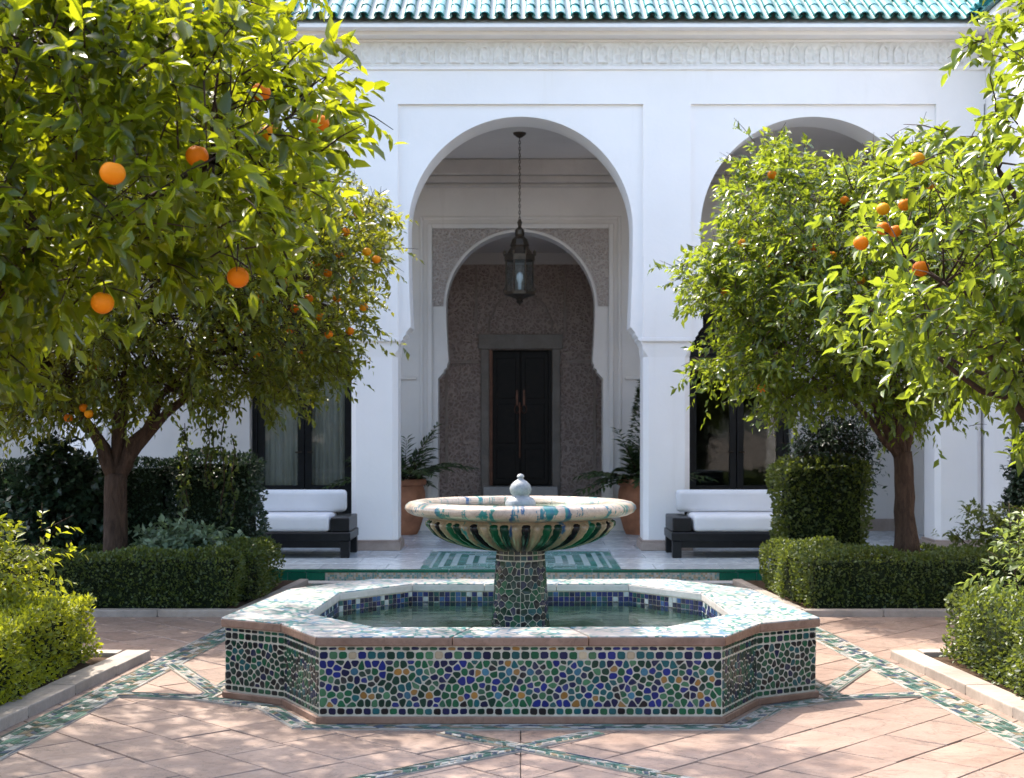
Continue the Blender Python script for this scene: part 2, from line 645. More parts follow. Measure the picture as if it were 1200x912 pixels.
def tri_mesh(name, V, fa, mat):
    me = bpy.data.meshes.new(name)
    me.vertices.add(len(V))
    me.vertices.foreach_set('co', V.astype(np.float32).ravel())
    me.loops.add(len(fa) * 3)
    me.loops.foreach_set('vertex_index', fa.astype(np.int32).ravel())
    me.polygons.add(len(fa))
    me.polygons.foreach_set('loop_start', np.arange(0, len(fa) * 3, 3, dtype=np.int32))
    me.update(calc_edges=True)
    me.validate()
    me.polygons.foreach_set('use_smooth', [True] * len(me.polygons))
    me.materials.append(MATS[mat])
    return me


def in_poly(p, poly):
    x, y = p
    c = False
    n = len(poly)
    for i in range(n):
        x0, y0 = poly[i]
        x1, y1 = poly[(i + 1) % n]
        if (y0 > y) != (y1 > y) and x < (x1 - x0) * (y - y0) / (y1 - y0) + x0:
            c = not c
    return c


def edge_dist(p, poly):
    best = 1e9
    n = len(poly)
    for i in range(n):
        ax, ay = poly[i]
        bx, by = poly[(i + 1) % n]
        dx, dy = bx - ax, by - ay
        t = max(0, min(1, ((p[0] - ax) * dx + (p[1] - ay) * dy) / (dx * dx + dy * dy + 1e-9)))
        best = min(best, math.hypot(p[0] - ax - t * dx, p[1] - ay - t * dy))
    return best


def twig_leaves(centers, outs, twigs, per, tl, L, spread=0.8, droop=0.35, bushy=1.0):
    """sprays of leaves: every centre carries some twigs, every twig leaves in two rows and a tuft at its end"""
    n = len(centers)
    C = np.repeat(centers, twigs, axis=0)
    O = np.repeat(outs, twigs, axis=0)
    m = len(C)
    D = unit(O * 0.9 + rng.normal(0, spread, (m, 3)) + np.array([0, 0, 0.18]))
    ln = tl * rng.uniform(0.6, 1.3, (m, 1))
    start = C + rng.normal(0, tl * 0.35 * bushy, (m, 3))
    s = np.tile(np.linspace(0.15, 1.0, per), m)
    Pp = np.repeat(start, per, axis=0) + np.repeat(D * ln, per, axis=0) * s[:, None]
    Pp[:, 2] -= (s ** 2) * np.repeat(ln[:, 0], per) * droop
    DD = np.repeat(D, per, axis=0)
    side = unit(np.cross(DD, rng.normal(0, 1, DD.shape)))
    ld = unit(DD * rng.uniform(0.35, 1.0, (len(DD), 1)) + side * rng.uniform(0.5, 1.1, (len(DD), 1)) + np.array([0, 0, -droop]))
    nr = unit(rng.normal(0, 0.55, DD.shape) + np.array([0, 0, 1.0]) + DD * 0.3)
    Ls = L * rng.uniform(0.55, 1.2, len(DD))
    return Pp, ld, nr, Ls, start, start + D * ln


def crown_points(poly, dc, th, n, pad, soft):
    xs = [p[0] for p in poly]
    ys = [p[1] for p in poly]
    out = []
    tries = 0
    while len(out) < n and tries < n * 60:
        tries += 1
        p = (random.uniform(min(xs), max(xs)), random.uniform(min(ys), max(ys)))
        if not in_poly(p, poly):
            continue
        e = edge_dist(p, poly)
        if e < pad * random.uniform(0.5, 1.1):
            continue
        t = th * min(1.0, (e / soft)) ** 0.5
        u = random.uniform(-1, 1)
        u = math.copysign(abs(u) ** 0.6, u)
        d = dc + t * u
        out.append(Pt(p[0], p[1], d))
    return out


def curve_pts(a, b, n=6, sag=0.15, jit=0.05):
    a = Vector(a)
    b = Vector(b)
    L = (b - a).length
    off = Vector((random.uniform(-1, 1), random.uniform(-1, 1), random.uniform(0.2, 1))) * L * sag
    pts = []
    for i in range(n + 1):
        t = i / n
        p = a.lerp(b, t) + off * (t * (1 - t) * 2)
        if 0 < i < n:
            p += Vector((random.uniform(-1, 1), random.uniform(-1, 1), random.uniform(-1, 1))) * L * jit
        pts.append(p)
    return pts


ORANGE = None


def orange_mesh():
    global ORANGE
    if ORANGE is None:
        bm = bmesh.new()
        bmesh.ops.create_uvsphere(bm, u_segments=18, v_segments=12, radius=1.0)
        for v in bm.verts:
            if v.co.z > 0.9:
                v.co.z -= (v.co.z - 0.9) * 1.1
            v.co.z *= 0.95
        me = bpy.data.meshes.new('orange')
        bm.to_mesh(me)
        bm.free()
        me.polygons.foreach_set('use_smooth', [True] * len(me.polygons))
        me.materials.append(MATS['orange_peel'])
        sm = MB().tube([(0, 0, 0.80), (0.05, 0.0, 1.05), (0.03, 0.08, 1.45)], [0.09, 0.06, 0.05], 6).mesh('stem', 'bark')
        ORANGE = (me, sm)
    return ORANGE


def orange_tree(label, base, fork, trunk_r, crowns, leaf, leafmat, limbs, oranges, tmpl=L8, group='orange trees in the courtyard', lean=None,
                tips=0.4, twig_r=0.004):
    """crowns: list of dict(poly, d, th, n, twigs, per, tl, pad, soft)"""
    root = thing('orange_tree', label, 'tree', group)
    base = Vector(base)
    fork = Vector(fork)
    tr = MB()
    tp = []
    for i in range(8):
        t = i / 7
        p = base.lerp(fork, t) + (Vector(lean or (0, 0, 0)) * math.sin(math.pi * t))
        tp.append(p + Vector((random.uniform(-.008, .008), random.uniform(-.008, .008), 0)))
    rr = [trunk_r * (1.35 if i == 0 else 1.12 if i == 1 else 1 - 0.022 * i) for i in range(8)]
    tr.tube(tp, rr, 14)
    C = []
    LP, LD, LN, LL, TS, TE = [], [], [], [], [], []
    for cr in crowns:
        pts = crown_points(cr['poly'], cr['d'], cr['th'], cr['n'], cr['pad'], cr['soft'])
        arr = np.array([tuple(p) for p in pts])
        cen = arr.mean(0)
        outs = unit((arr - cen) * np.array([1, 1, 0.8]))
        a = twig_leaves(arr, outs, cr['twigs'], cr['per'], cr['tl'], leaf)
        for lst, x in zip((LP, LD, LN, LL, TS, TE), a):
            lst.append(x)
        C += pts
    # main limbs
    limb_pts = []
    for (tx, r) in limbs:
        pts = curve_pts(fork - Vector((0, 0, 0.06)), tx, 7, 0.12, 0.025)
        tr.tube(pts, [r * (1 - 0.72 * i / 7) for i in range(8)], 9)
        limb_pts += [(p, r * (1 - 0.72 * i / 7)) for i, p in enumerate(pts)][2:]
    root_tr = tr.obj('trunk', 'bark', root, smooth=True)
    # secondary branches from the limbs into the crown
    br = MB()
    sel = random.sample(C, int(len(C) * tips))
    for c in sel:
        q, r = min(limb_pts, key=lambda k: (k[0] - c).length + random.uniform(0, 0.25))
        if (q - c).length < 0.08:
            continue
        rb = min(r * 0.5, 0.012 + 0.006 * (q - c).length)
        pts = curve_pts(q, c, 4, 0.14, 0.05)
        br.tube(pts, [rb * (1 - 0.8 * i / 4) for i in range(5)], 5)
    TS = np.concatenate(TS)
    TE = np.concatenate(TE)
    for i in range(0, len(TS), 2):
        s_, e_ = TS[i], TE[i]
        br.tube([s_, (s_ + e_) / 2 + np.array([0, 0, 0.01]), e_], [twig_r, twig_r * 0.8, twig_r * 0.4], 3)
    stuff(br.obj('branches', 'bark', root, smooth=True))
    Pp = np.concatenate(LP)
    keep = np.ones(len(Pp), bool)
    for o in oranges:
        c = np.array(o[0])
        # room round the fruit, and leaves towards the camera cut away
        dd = Pp - c
        keep &= np.linalg.norm(dd, axis=1) > o[1] * 1.9
        if len(o) > 2:        # fruit hanging clear on the outside of the crown
            keep &= ~((np.hypot(dd[:, 0], dd[:, 2]) < o[1] * 2.7) & (dd[:, 1] < 0.05) & (dd[:, 1] > -1.2))
    D_, N_, L_ = np.concatenate(LD)[keep], np.concatenate(LN)[keep], np.concatenate(LL)[keep]
    me = leaf_mesh('crown', Pp[keep], D_, N_, L_, L_ * rng.uniform(0.36, 0.5, len(L_)), tmpl, leafmat)
    stuff(link('crown', me, root))
    om, smm = orange_mesh()
    for (p, r, *_x) in oranges:
        o = link('orange', om, root)
        o.location = p
        o.scale = (r, r, r * random.uniform(0.94, 1.02))
        o.rotation_euler = (random.uniform(-.3, .3), random.uniform(-.3, .3), random.uniform(0, 6))
        st = link('stem', smm, o)
    base_at(root)
    return root


def box_scatter(x0, x1, y0, y1, z0, z1, n, depth, faces='all', rnd=0.03):
    """points and outward normals over the sides and top of a clipped block"""
    A = {'top': (x1 - x0) * (y1 - y0), 'front': (x1 - x0) * (z1 - z0), 'back': (x1 - x0) * (z1 - z0),
         'left': (y1 - y0) * (z1 - z0), 'right': (y1 - y0) * (z1 - z0)}
    if faces != 'all':
        A = {k: v for k, v in A.items() if k in faces}
    tot = sum(A.values())
    P_, N_ = [], []
    for k, a in A.items():
        m = max(1, int(n * a / tot))
        u = rng.random(m)
        v = rng.random(m)
        e = -np.abs(rng.normal(0, depth, m)) + depth * 0.6
        X = x0 + (x1 - x0) * u
        Y = y0 + (y1 - y0) * (u if k in ('left', 'right') else v)
        Z = z0 + (z1 - z0) * v
        if k == 'top':
            p = np.stack([X, Y, z1 + e], 1)
            nn = (0, 0, 1)
        elif k == 'front':
            p = np.stack([X, y0 - e, Z], 1)
            nn = (0, -1, 0.2)
        elif k == 'back':
            p = np.stack([X, y1 + e, Z], 1)
            nn = (0, 1, 0.2)
        elif k == 'left':
            p = np.stack([x0 - e, Y, Z], 1)
            nn = (-1, 0, 0.2)
        else:
            p = np.stack([x1 + e, Y, Z], 1)
            nn = (1, 0, 0.2)
        P_.append(p)
        N_.append(np.tile(np.array(nn, float), (m, 1)))
    P_ = np.concatenate(P_)
    N_ = np.concatenate(N_)
    # soften the arrises and let the clipped surface wander a little
    r = 0.05
    for ax, lo, hi in ((0, x0, x1), (1, y0, y1)):
        ex = np.minimum(P_[:, ax] - lo, hi - P_[:, ax])
        nearz = z1 - P_[:, 2]
        k = np.clip(1 - ex / r, 0, 1) * np.clip(1 - nearz / r, 0, 1)
        P_[:, 2] -= k * r * 0.6
    wob = 0.018 * (np.sin(P_[:, 0] * 9 + P_[:, 2] * 7) + np.sin(P_[:, 1] * 8 + P_[:, 0] * 5 + 1.3) + np.sin(P_[:, 2] * 13 + P_[:, 1] * 6))
    P_ += unit(N_) * wob[:, None]
    return P_, N_


def hedge(name, label, cat, boxes, dens, leaf, mat, group=None, z0=0.03, depth=0.03, lw=0.62):
    root = thing(name, label, cat, group)
    core = MB()
    PP, NN = [], []
    for (x0, x1, y0, y1, z1) in boxes:
        q = 0.06
        core.box(x0 + q, x1 - q, y0 + q, y1 - q, z0, z1 - q)  # solid dark box added inside so the hedge is not see-through
        area = (x1 - x0) * (y1 - y0) + 2 * (z1 - z0) * ((x1 - x0) + (y1 - y0))
        p, n = box_scatter(x0, x1, y0, y1, z0 + 0.02, z1, int(area * dens), depth)
        PP.append(p)
        NN.append(n)
    core.obj('dark_core', 'hedge_core', root)
    P_ = np.concatenate(PP)
    N_ = np.concatenate(NN)
    m = len(P_)
    D = unit(N_ * 0.7 + rng.normal(0, 0.65, (m, 3)) + np.array([0, 0, 0.25]))
    nr = unit(rng.normal(0, 0.6, (m, 3)) + N_ * 0.8 + np.array([0, 0, 0.5]))
    L = leaf * rng.uniform(0.6, 1.35, m)
    # stray shoots above the cut
    stuff(link('foliage', leaf_mesh('foliage', P_, D, nr, L, L * lw, L2, mat), root))
    base_at(root)
    return root


def shrub(name, label, cat, c, rad, n, twigs, per, tl, leaf, mat, tmpl=L4, group=None, stems=6, wid=0.45, foot=0.03, up=0.3, twig_r=0.003):
    """loose leafy bush in an ellipsoid"""
    root = thing(name, label, cat, group)
    c = np.array(c, float)
    rad = np.array(rad, float)
    q = unit(rng.normal(0, 1, (n, 3))) * (rng.random((n, 1)) ** 0.45)
    pts = c + q * rad
    outs = unit(q + np.array([0, 0, up]))
    Pp, ld, nr, Ls, ts, te = twig_leaves(pts, outs, twigs, per, tl, leaf)
    k = Pp[:, 2] > foot + 0.005
    Pp, ld, nr, Ls = Pp[k], ld[k], nr[k], Ls[k]
    st = MB()
    for i in range(stems):
        e = pts[rng.integers(0, n)]
        st.tube(curve_pts((c[0] + random.uniform(-.08, .08) * rad[0], c[1] + random.uniform(-.08, .08) * rad[1], foot - 0.02), e, 4, 0.1, 0.04), [0.012, 0.010, 0.008, 0.006, 0.004], 5)
    for i in range(0, len(ts), 2):
        if min(ts[i][2], te[i][2]) > foot:
            st.tube([ts[i], te[i]], [twig_r, twig_r * 0.5], 3)
    stuff(st.obj('stems', 'bark', root, smooth=True))
    stuff(link('foliage', leaf_mesh('foliage', Pp, ld, nr, Ls, Ls * wid, tmpl, mat), root))
    base_at(root)
    return root


# ================================================================== SETTING
# ---- ground under everything, to the horizon
g = MB()
g.add([(-400, -200, -0.05), (400, -200, -0.05), (400, 900, -0.05), (-400, 900, -0.05)], [(0, 1, 2, 3)])
structure(g.obj('ground', 'earth'), 'bare earth under and beyond the courtyard', 'ground')

EDGE = lambda y: 2.36 - 0.075 * (y - 6.7)        # half width of the path between the planters, narrowing slightly


# ---- convex clipping and mosaics
def clip_half(poly, px, py, nx, ny):
    """keep the side where (p - P).n <= 0"""
    out = []
    n = len(poly)
    for i in range(n):
        a = poly[i]
        b = poly[(i + 1) % n]
        da = (a[0] - px) * nx + (a[1] - py) * ny
        db = (b[0] - px) * nx + (b[1] - py) * ny
        if da <= 0:
            out.append(a)
        if (da < 0 < db) or (db < 0 < da):
            t = da / (da - db)
            out.append((a[0] + (b[0] - a[0]) * t, a[1] + (b[1] - a[1]) * t))
    return out


def area2(poly):
    return 0.5 * sum(poly[i][0] * poly[(i + 1) % len(poly)][1] - poly[(i + 1) % len(poly)][0] * poly[i][1] for i in range(len(poly)))


def chaikin(poly, k=0.24):
    out = []
    n = len(poly)
    for i in range(n):
        a = poly[i]
        b = poly[(i + 1) % n]
        out.append((a[0] + (b[0] - a[0]) * k, a[1] + (b[1] - a[1]) * k))
        out.append((a[0] + (b[0] - a[0]) * (1 - k), a[1] + (b[1] - a[1]) * (1 - k)))
    return out


def voronoi_cells(seeds, rect, gap):
    u0, u1, v0, v1 = rect
    S = np.array(seeds)
    cells = []
    for i, s in enumerate(seeds):
        poly = [(u0 + gap, v0 + gap), (u1 - gap, v0 + gap), (u1 - gap, v1 - gap), (u0 + gap, v1 - gap)]
        d = np.hypot(S[:, 0] - s[0], S[:, 1] - s[1])
        for j in np.argsort(d)[1:26]:
            q = seeds[j]
            L = d[j]
            nx, ny = (q[0] - s[0]) / L, (q[1] - s[1]) / L
            mx, my = (q[0] + s[0]) / 2 - nx * gap, (q[1] + s[1]) / 2 - ny * gap
            poly = clip_half(poly, mx, my, nx, ny)
            if len(poly) < 3:
                break
        # drop slivers
        if len(poly) >= 3 and abs(area2(poly)) > 6e-5:
            cells.append((i, poly))
    return cells


def rosette_seeds(W, H0, H1, mind, pitch, rad, petals):
    seeds, kind = [], []
    rows = max(1, round((H1 - H0) / pitch))
    ph = (H1 - H0) / rows
    for r in range(rows):
        cy = H0 + ph * (r + 0.5)
        nx = int(W / pitch)
        for c in range(nx + 1):
            cx = (c + (0.5 if r % 2 else 0.0)) * W / nx
            cx += random.uniform(-.008, .008)
            if not (0.01 < cx < W - 0.01):
                continue
            a0 = random.choice([0, math.pi / petals]) + random.uniform(-.15, .15)
            pal = random.random()
            seeds.append((cx, cy))
            kind.append(('c', pal))
            for k in range(petals):
                a = a0 + 2 * math.pi * k / petals
                rr = rad * random.uniform(0.88, 1.12)
                p = (cx + rr * math.cos(a), cy + rr * math.sin(a))
                if 0.008 < p[0] < W - 0.008 and H0 + 0.006 < p[1] < H1 - 0.006:
                    if all(math.hypot(p[0] - q[0], p[1] - q[1]) > mind * 0.72 for q in seeds):
                        seeds.append(p)
                        kind.append(('p', pal))
    for _ in range(6000):
        p = (random.uniform(0.008, W - 0.008), random.uniform(H0 + 0.006, H1 - 0.006))
        if all(math.hypot(p[0] - q[0], p[1] - q[1]) > mind for q in seeds):
            seeds.append(p)
            kind.append(('f', random.random()))
    return seeds, kind


def tile_piece(poly, h, tilt=0.0):
    """raised piece with rounded arrises, local coordinates u, v, height"""
    n = len(poly)
    cu = sum(p[0] for p in poly) / n
    cv = sum(p[1] for p in poly) / n
    a, b = random.uniform(-tilt, tilt), random.uniform(-tilt, tilt)
    lo = [(p[0], p[1], -0.001) for p in poly]
    mid = [(p[0], p[1], h * 0.55 + a * (p[0] - cu) + b * (p[1] - cv)) for p in poly]
    top = [(cu + (p[0] - cu) * 0.88, cv + (p[1] - cv) * 0.88, h + a * (p[0] - cu) + b * (p[1] - cv)) for p in poly]
    vs = lo + mid + top
    fs = []
    for k in (0, n):
        fs += [(k + i, k + (i + 1) % n, k + n + (i + 1) % n, k + n + i) for i in range(n)]
    fs.append(tuple(range(2 * n, 3 * n)))
    return vs, fs


# ---- paving slabs, laid on the diagonal
pave = MB()
pave.add([(-9, 1.0, -0.012), (9, 1.0, -0.012), (9, 13.4, -0.012), (-9, 13.4, -0.012)], [(0, 1, 2, 3)])
pavement = structure(pave.obj('pavement', 'joint'), 'pinkish stone slab paving of the courtyard laid on the diagonal', 'pavement')
cells = []
SL, SW, GAP = 0.44, 0.31, 0.0032
ca = math.cos(math.radians(47))
sa = math.sin(math.radians(47))
for r in range(-48, 72):
    off = (r % 2) * 0.5 * SL + (r % 3) * 0.09
    for c in range(-52, 52):
        lx0, lx1 = c * SL + off, (c + 1) * SL + off
        ly0, ly1 = r * SW, (r + 1) * SW
        gj = GAP * random.uniform(0.7, 1.6)
        poly = [(lx0 + gj, ly0 + gj), (lx1 - gj, ly0 + gj), (lx1 - gj, ly1 - gj), (lx0 + gj, ly1 - gj)]
        poly = [(x + random.uniform(-.004, .004), y + random.uniform(-.004, .004)) for x, y in poly]
        w = []
        for x, y in poly:
            w.append((x * ca - y * sa, x * sa + y * ca + 8.0))
        cx = sum(p[0] for p in w) / 4
        cy = sum(p[1] for p in w) / 4
        # mirrored laying on the two sides of the axis
        parts = []
        for sgn in (1, -1):
            q = [(p[0] * sgn, p[1]) for p in w]
            q = clip_half(q, GAP * sgn * 0.6, 0, -sgn, 0)
            if sgn < 0:
                q = q[::-1]
            if len(q) >= 3:
                q = clip_half(q, 0, 12.93, 0, 1)
                if len(q) >= 3:
                    q = clip_half(q, 0, 1.2, 0, -1)
            if len(q) >= 3 and abs(area2(q)) > 0.002:
                parts.append(q)
        for q in parts:
            mx = sum(p[0] for p in q) / len(q)
            my = sum(p[1] for p in q) / len(q)
            if abs(mx) > 8 or my < 1.3 or my > 13:
                continue
            cells.append((mx, my, q))


def slab(q):
    z = random.uniform(-0.0012, 0.0012)
    a, b = random.uniform(-.003, .003), random.uniform(-.003, .003)
    n = len(q)
    cx = sum(p[0] for p in q) / n
    cy = sum(p[1] for p in q) / n
    lo = [(p[0], p[1], -0.03) for p in q]
    mid = [(p[0], p[1], z - 0.004) for p in q]
    top = [(cx + (p[0] - cx) * 0.988, cy + (p[1] - cy) * 0.988, z + a * (p[0] - cx) + b * (p[1] - cy)) for p in q]
    fs = []
    for k in (0, n):
        fs += [(k + i, k + (i + 1) % n, k + n + (i + 1) % n, k + n + i) for i in range(n)]
    fs.append(tuple(range(2 * n, 3 * n)))
    return lo + mid + top, fs


def seen(mx, my):
    if my < 5.5 or my > 12.95:
        return False
    px = VX + mx * F / my
    if not (-30 < px < 1230):
        return False
    if abs(mx) < 1.0 and 7.1 < my < 9.1:
        return False                       # under the basin
    if abs(mx) > EDGE(my) + 0.2 and (my < 8.6 or my > 10.75):
        return False                       # under the beds
    return True


cells.sort(key=lambda k: k[1])
rest = MB()
nsl = 0
for mx, my, q in cells:
    vs, fs = slab(q)
    if seen(mx, my) and nsl < 300:
        MB().add(vs, fs).obj('paving_slab', 'paving_stone', pavement)
        nsl += 1
    else:
        rest.add(vs, fs)
stuff(rest.obj('slab_field', 'paving_stone', pavement))

# ---- mosaic borders inlaid in the paving
bandg, bandt = MB(), MB()


def band(a, b, w, rows=3, z=0.004, piece=0.05, edge=0.016):
    a, b = Vector((*a, 0)), Vector((*b, 0))
    t = (b - a)
    L = t.length
    t.normalize()
    n = Vector((-t.y, t.x, 0))

    def P2(u, v):
        p = a + t * u + n * v
        return (p.x, p.y)
    bandg.prism([P2(0, -w / 2), P2(L, -w / 2), P2(L, w / 2), P2(0, w / 2)], -0.005, z)

    def put(poly):
        poly = [P2(*p) for p in poly]
        bandt.prism(poly, z - 0.002, z + random.uniform(0.0015, 0.003), cap0=False)
    for sgn in (-1, 1):
        u = 0
        while u < L:
            l = random.uniform(0.12, 0.2)
            v0 = sgn * (w / 2 - 0.004)
            v1 = sgn * (w / 2 - edge)
            put([(u + .002, min(v0, v1)), (min(L, u + l) - .002, min(v0, v1)), (min(L, u + l) - .002, max(v0, v1)), (u + .002, max(v0, v1))])
            u += l
    inner = w - 2 * edge - 0.012
    rh = inner / rows
    for r in range(rows):
        v0 = -inner / 2 + r * rh
        u = random.uniform(-piece, 0)
        sk = 0.35 * rh * (1 if r % 2 else -1)
        while u < L - piece * 0.3:
            l = piece * random.uniform(0.7, 1.3)
            pl = [(u + .004 - sk, v0 + .003), (u + l - .004 - sk, v0 + .003), (u + l - .004 + sk, v0 + rh - .003), (u + .004 + sk, v0 + rh - .003)]
            pl = [(min(L, max(0, x)), y) for x, y in pl]
            if pl[1][0] - pl[0][0] > 0.008 and pl[2][0] - pl[3][0] > 0.008:
                put(pl)
            u += l


for s in (-1, 1):
    band((s * (EDGE(5.0) - 0.13), 5.0), (s * (EDGE(12.9) - 0.13), 12.9), 0.20, 4)

# fountain plan -------------------------------------------------------
OUT = [(-.95, 6.84), (.95, 6.84), (1.185, 7.29), (1.525, 7.50), (1.385, 8.78), (.95, 9.36), (-.95, 9.36), (-1.385, 8.78), (-1.525, 7.50), (-1.185, 7.29)]
INN = [(-.72, 7.13), (.72, 7.13), (1.0, 7.494), (1.12, 7.65), (1.08, 8.62), (.68, 9.10), (-.68, 9.10), (-1.08, 8.62), (-1.12, 7.65), (-1.0, 7.494)]
FC = (0.0, 8.07)


def offset_poly(poly, d):
    n = len(poly)
    sgn = 1 if area2(poly) > 0 else -1
    out = []
    for i in range(n):
        p0, p1, p2 = Vector(poly[i - 1]), Vector(poly[i]), Vector(poly[(i + 1) % n])
        e1 = (p1 - p0).normalized()
        e2 = (p2 - p1).normalized()
        n1 = Vector((e1.y, -e1.x)) * sgn
        n2 = Vector((e2.y, -e2.x)) * sgn
        m = (n1 + n2)
        m /= max(0.3, m.length_squared / 2)
        out.append(tuple(p1 + m * d))
    return out


ring1 = offset_poly(OUT, 0.10)
for i in range(10):
    band(ring1[i], ring1[(i + 1) % 10], 0.11, 2, 0.0052 if i % 2 else 0.0058, 0.045, 0.014)
for s in (-1, 1):
    # arms of the crossing in front and the ties to the side borders
    band((s * 0.35, 6.62), (-s * 0.62, 5.75), 0.10, 2, 0.0066 if s > 0 else 0.0074, 0.04, 0.012)
    band((-s * 0.62, 5.75), (-s * 1.75, 4.7), 0.10, 2, 0.0066 if s > 0 else 0.0074, 0.04, 0.012)
    band((s * 1.62, 7.46), (s * (EDGE(7.55) - 0.22), 7.55), 0.11, 2, 0.0083, 0.045, 0.014)
    band((s * 1.60, 7.60), (s * (EDGE(8.4) - 0.2), 8.5), 0.10, 2, 0.0089, 0.045, 0.012)
stuff(bandg.obj('mosaic_bed', 'grout_band', pavement))
stuff(bandt.obj('mosaic_border', 'mosaic_band', pavement))

# ---- terrace in front of and under the arcade
TZ = 0.10
TY0 = 13.15
tb = MB().box(-8.5, 4.9, TY0, 21.2, -0.04, TZ - 0.012)
terrace = structure(tb.obj('terrace', 'joint_pale'), 'pale marble terrace one step above the paving, under the arcade', 'terrace')
tw, td = 0.62, 0.55
ntile = 0
trest = MB()
for j in range(14):
    for i in range(-14, 8):
        x0 = i * tw + (0.31 if j % 2 else 0) + 0.003
        x1 = x0 + tw - 0.006
        y0 = TY0 + 0.06 + j * td + 0.003
        y1 = y0 + td - 0.006
        x1 = min(x1, 4.88)
        if x1 - x0 < 0.05 or x0 < -8.5:
            continue
        z = TZ + random.uniform(-0.0008, 0.0008)
        px = VX + x0 * F / y0
        if ntile < 290 and y1 < 18.4 and px > 250 and px < 1180:
            MB().box(x0, x1, y0, y1, TZ - 0.02, z).obj('marble_tile', 'marble', terrace, bevel=0.002)
            ntile += 1
        else:
            trest.box(x0, x1, y0, y1, TZ - 0.02, z)
stuff(trest.obj('marble_floor', 'marble', terrace))
# nosing and glazed riser
for i in range(-13, 8):
    MB().box(i * 0.65 + 0.002, (i + 1) * 0.65 - 0.002 if i < 7 else 4.88, TY0 - 0.012, TY0 + 0.058, TZ - 0.022, TZ + 0.003).obj('nosing', 'riser_green' if -3 <= i < 3 else 'riser_green', terrace, bevel=0.004)
x = -8.4
rm, rg = MB(), MB()
while x < 4.85:
    if -1.85 < x < 1.75:
        rg.box(x + 0.002, x + 0.083, TY0 - 0.008, TY0 + 0.002, 0.003, TZ - 0.024)
        for a_ in range(4):
            for b_ in range(4):
                u0 = x + 0.004 + a_ * 0.02
                v0 = 0.005 + b_ * 0.0178
                rm.box(u0, u0 + 0.017, TY0 - 0.010, TY0 - 0.0075, v0, v0 + 0.015)
        x += 0.085
    else:
        MB().box(x + 0.002, min(x + 0.168, 4.88), TY0 - 0.010, TY0 + 0.002, 0.003, TZ - 0.024).obj('riser_tile', 'riser_green', terrace, bevel=0.003)
        x += 0.17
stuff(rg.obj('riser_grout', 'grout', terrace))
stuff(rm.obj('riser_mosaic', 'mosaic_riser', terrace))
# pale stone strip at the foot of the step
for i in range(-10, 10):
    MB().box(i * 0.7 + 0.003, i * 0.7 + 0.697, 12.94, TY0 - 0.013, -0.03, 0.006).obj('foot_stone', 'step_stone', pavement, bevel=0.004)
# teal mosaic carpet let into the terrace
cg, cm = MB(), MB()
cx0, cx1, cy0, cy1 = -0.92, 0.92, TY0 + 0.075, 15.05
cg.box(cx0, cx1, cy0, cy1, TZ - 0.004, TZ + 0.003)
for k, (ins, wd, pc) in enumerate([(0.0, 0.07, 0.2), (0.10, 0.05, 0.06), (0.20, 0.06, 0.2), (0.32, 0.08, 0.07), (0.46, 0.05, 0.2), (0.58, 0.10, 0.08), (0.74, 0.05, 0.2)]):
    a0, a1, b0, b1 = cx0 + ins + 0.004, cx1 - ins - 0.004, cy0 + ins + 0.004, cy1 - ins - 0.004
    for (p0, p1, q0, q1, hor) in ((a0, a1, b0, b0 + wd, True), (a0, a1, b1 - wd, b1, True), (a0, a0 + wd, b0 + wd, b1 - wd, False), (a1 - wd, a1, b0 + wd, b1 - wd, False)):
        L = (p1 - p0) if hor else (q1 - q0)
        nn = max(1, int(L / pc))
        for i in range(nn):
            s0, s1 = i / nn, (i + 1) / nn
            if hor:
                cm.box(p0 + L * s0 + .003, p0 + L * s1 - .003, q0, q1, TZ + 0.001, TZ + 0.0055)
            else:
                cm.box(p0, p1, q0 + L * s0 + .003, q0 + L * s1 - .003, TZ + 0.001, TZ + 0.0055)
stuff(cg.obj('carpet_grout', 'joint_pale', terrace))
stuff(cm.obj('carpet_mosaic', 'mosaic_carpet', terrace))

# ---- planting beds: soil and kerb stones
def bed(label, poly, sign):
    b = MB().prism(poly, -0.04, 0.028)
    o = structure(b.obj('planting_bed', 'soil'), label, 'flower bed')
    # crumbs of soil and leaf litter
    xs = [p[0] for p in poly]
    ys = [p[1] for p in poly]
    return o


def kerb(label, runs):
    root = None
    first = True
    mb = []
    for (a, b, w, h) in runs:
        a, b = Vector(a), Vector(b)
        t = (b - a)
        L = t.length
        t.normalize()
        n = Vector((-t.y, t.x))
        k = max(1, round(L / 0.62))
        for i in range(k):
            s0, s1 = L * i / k + 0.002, L * (i + 1) / k - 0.002
            q = [a + t * s0 - n * w / 2, a + t * s1 - n * w / 2, a + t * s1 + n * w / 2, a + t * s0 + n * w / 2]
            mb.append((q, h + random.uniform(-.003, .003)))
    base = MB()
    for q, h in mb:
        base.prism([tuple(p) for p in q], -0.04, 0.01)
    root = structure(base.obj('kerb', 'joint'), label, 'kerb')
    for q, h in mb:
        c = sum((p for p in q), Vector((0, 0))) / 4
        q2 = [tuple(c + (p - c) * 1.006) for p in q]
        MB().prism(q2, -0.03, h).obj('kerb_stone', 'kerb_stone', root, bevel=0.008, seg=2)
    return root


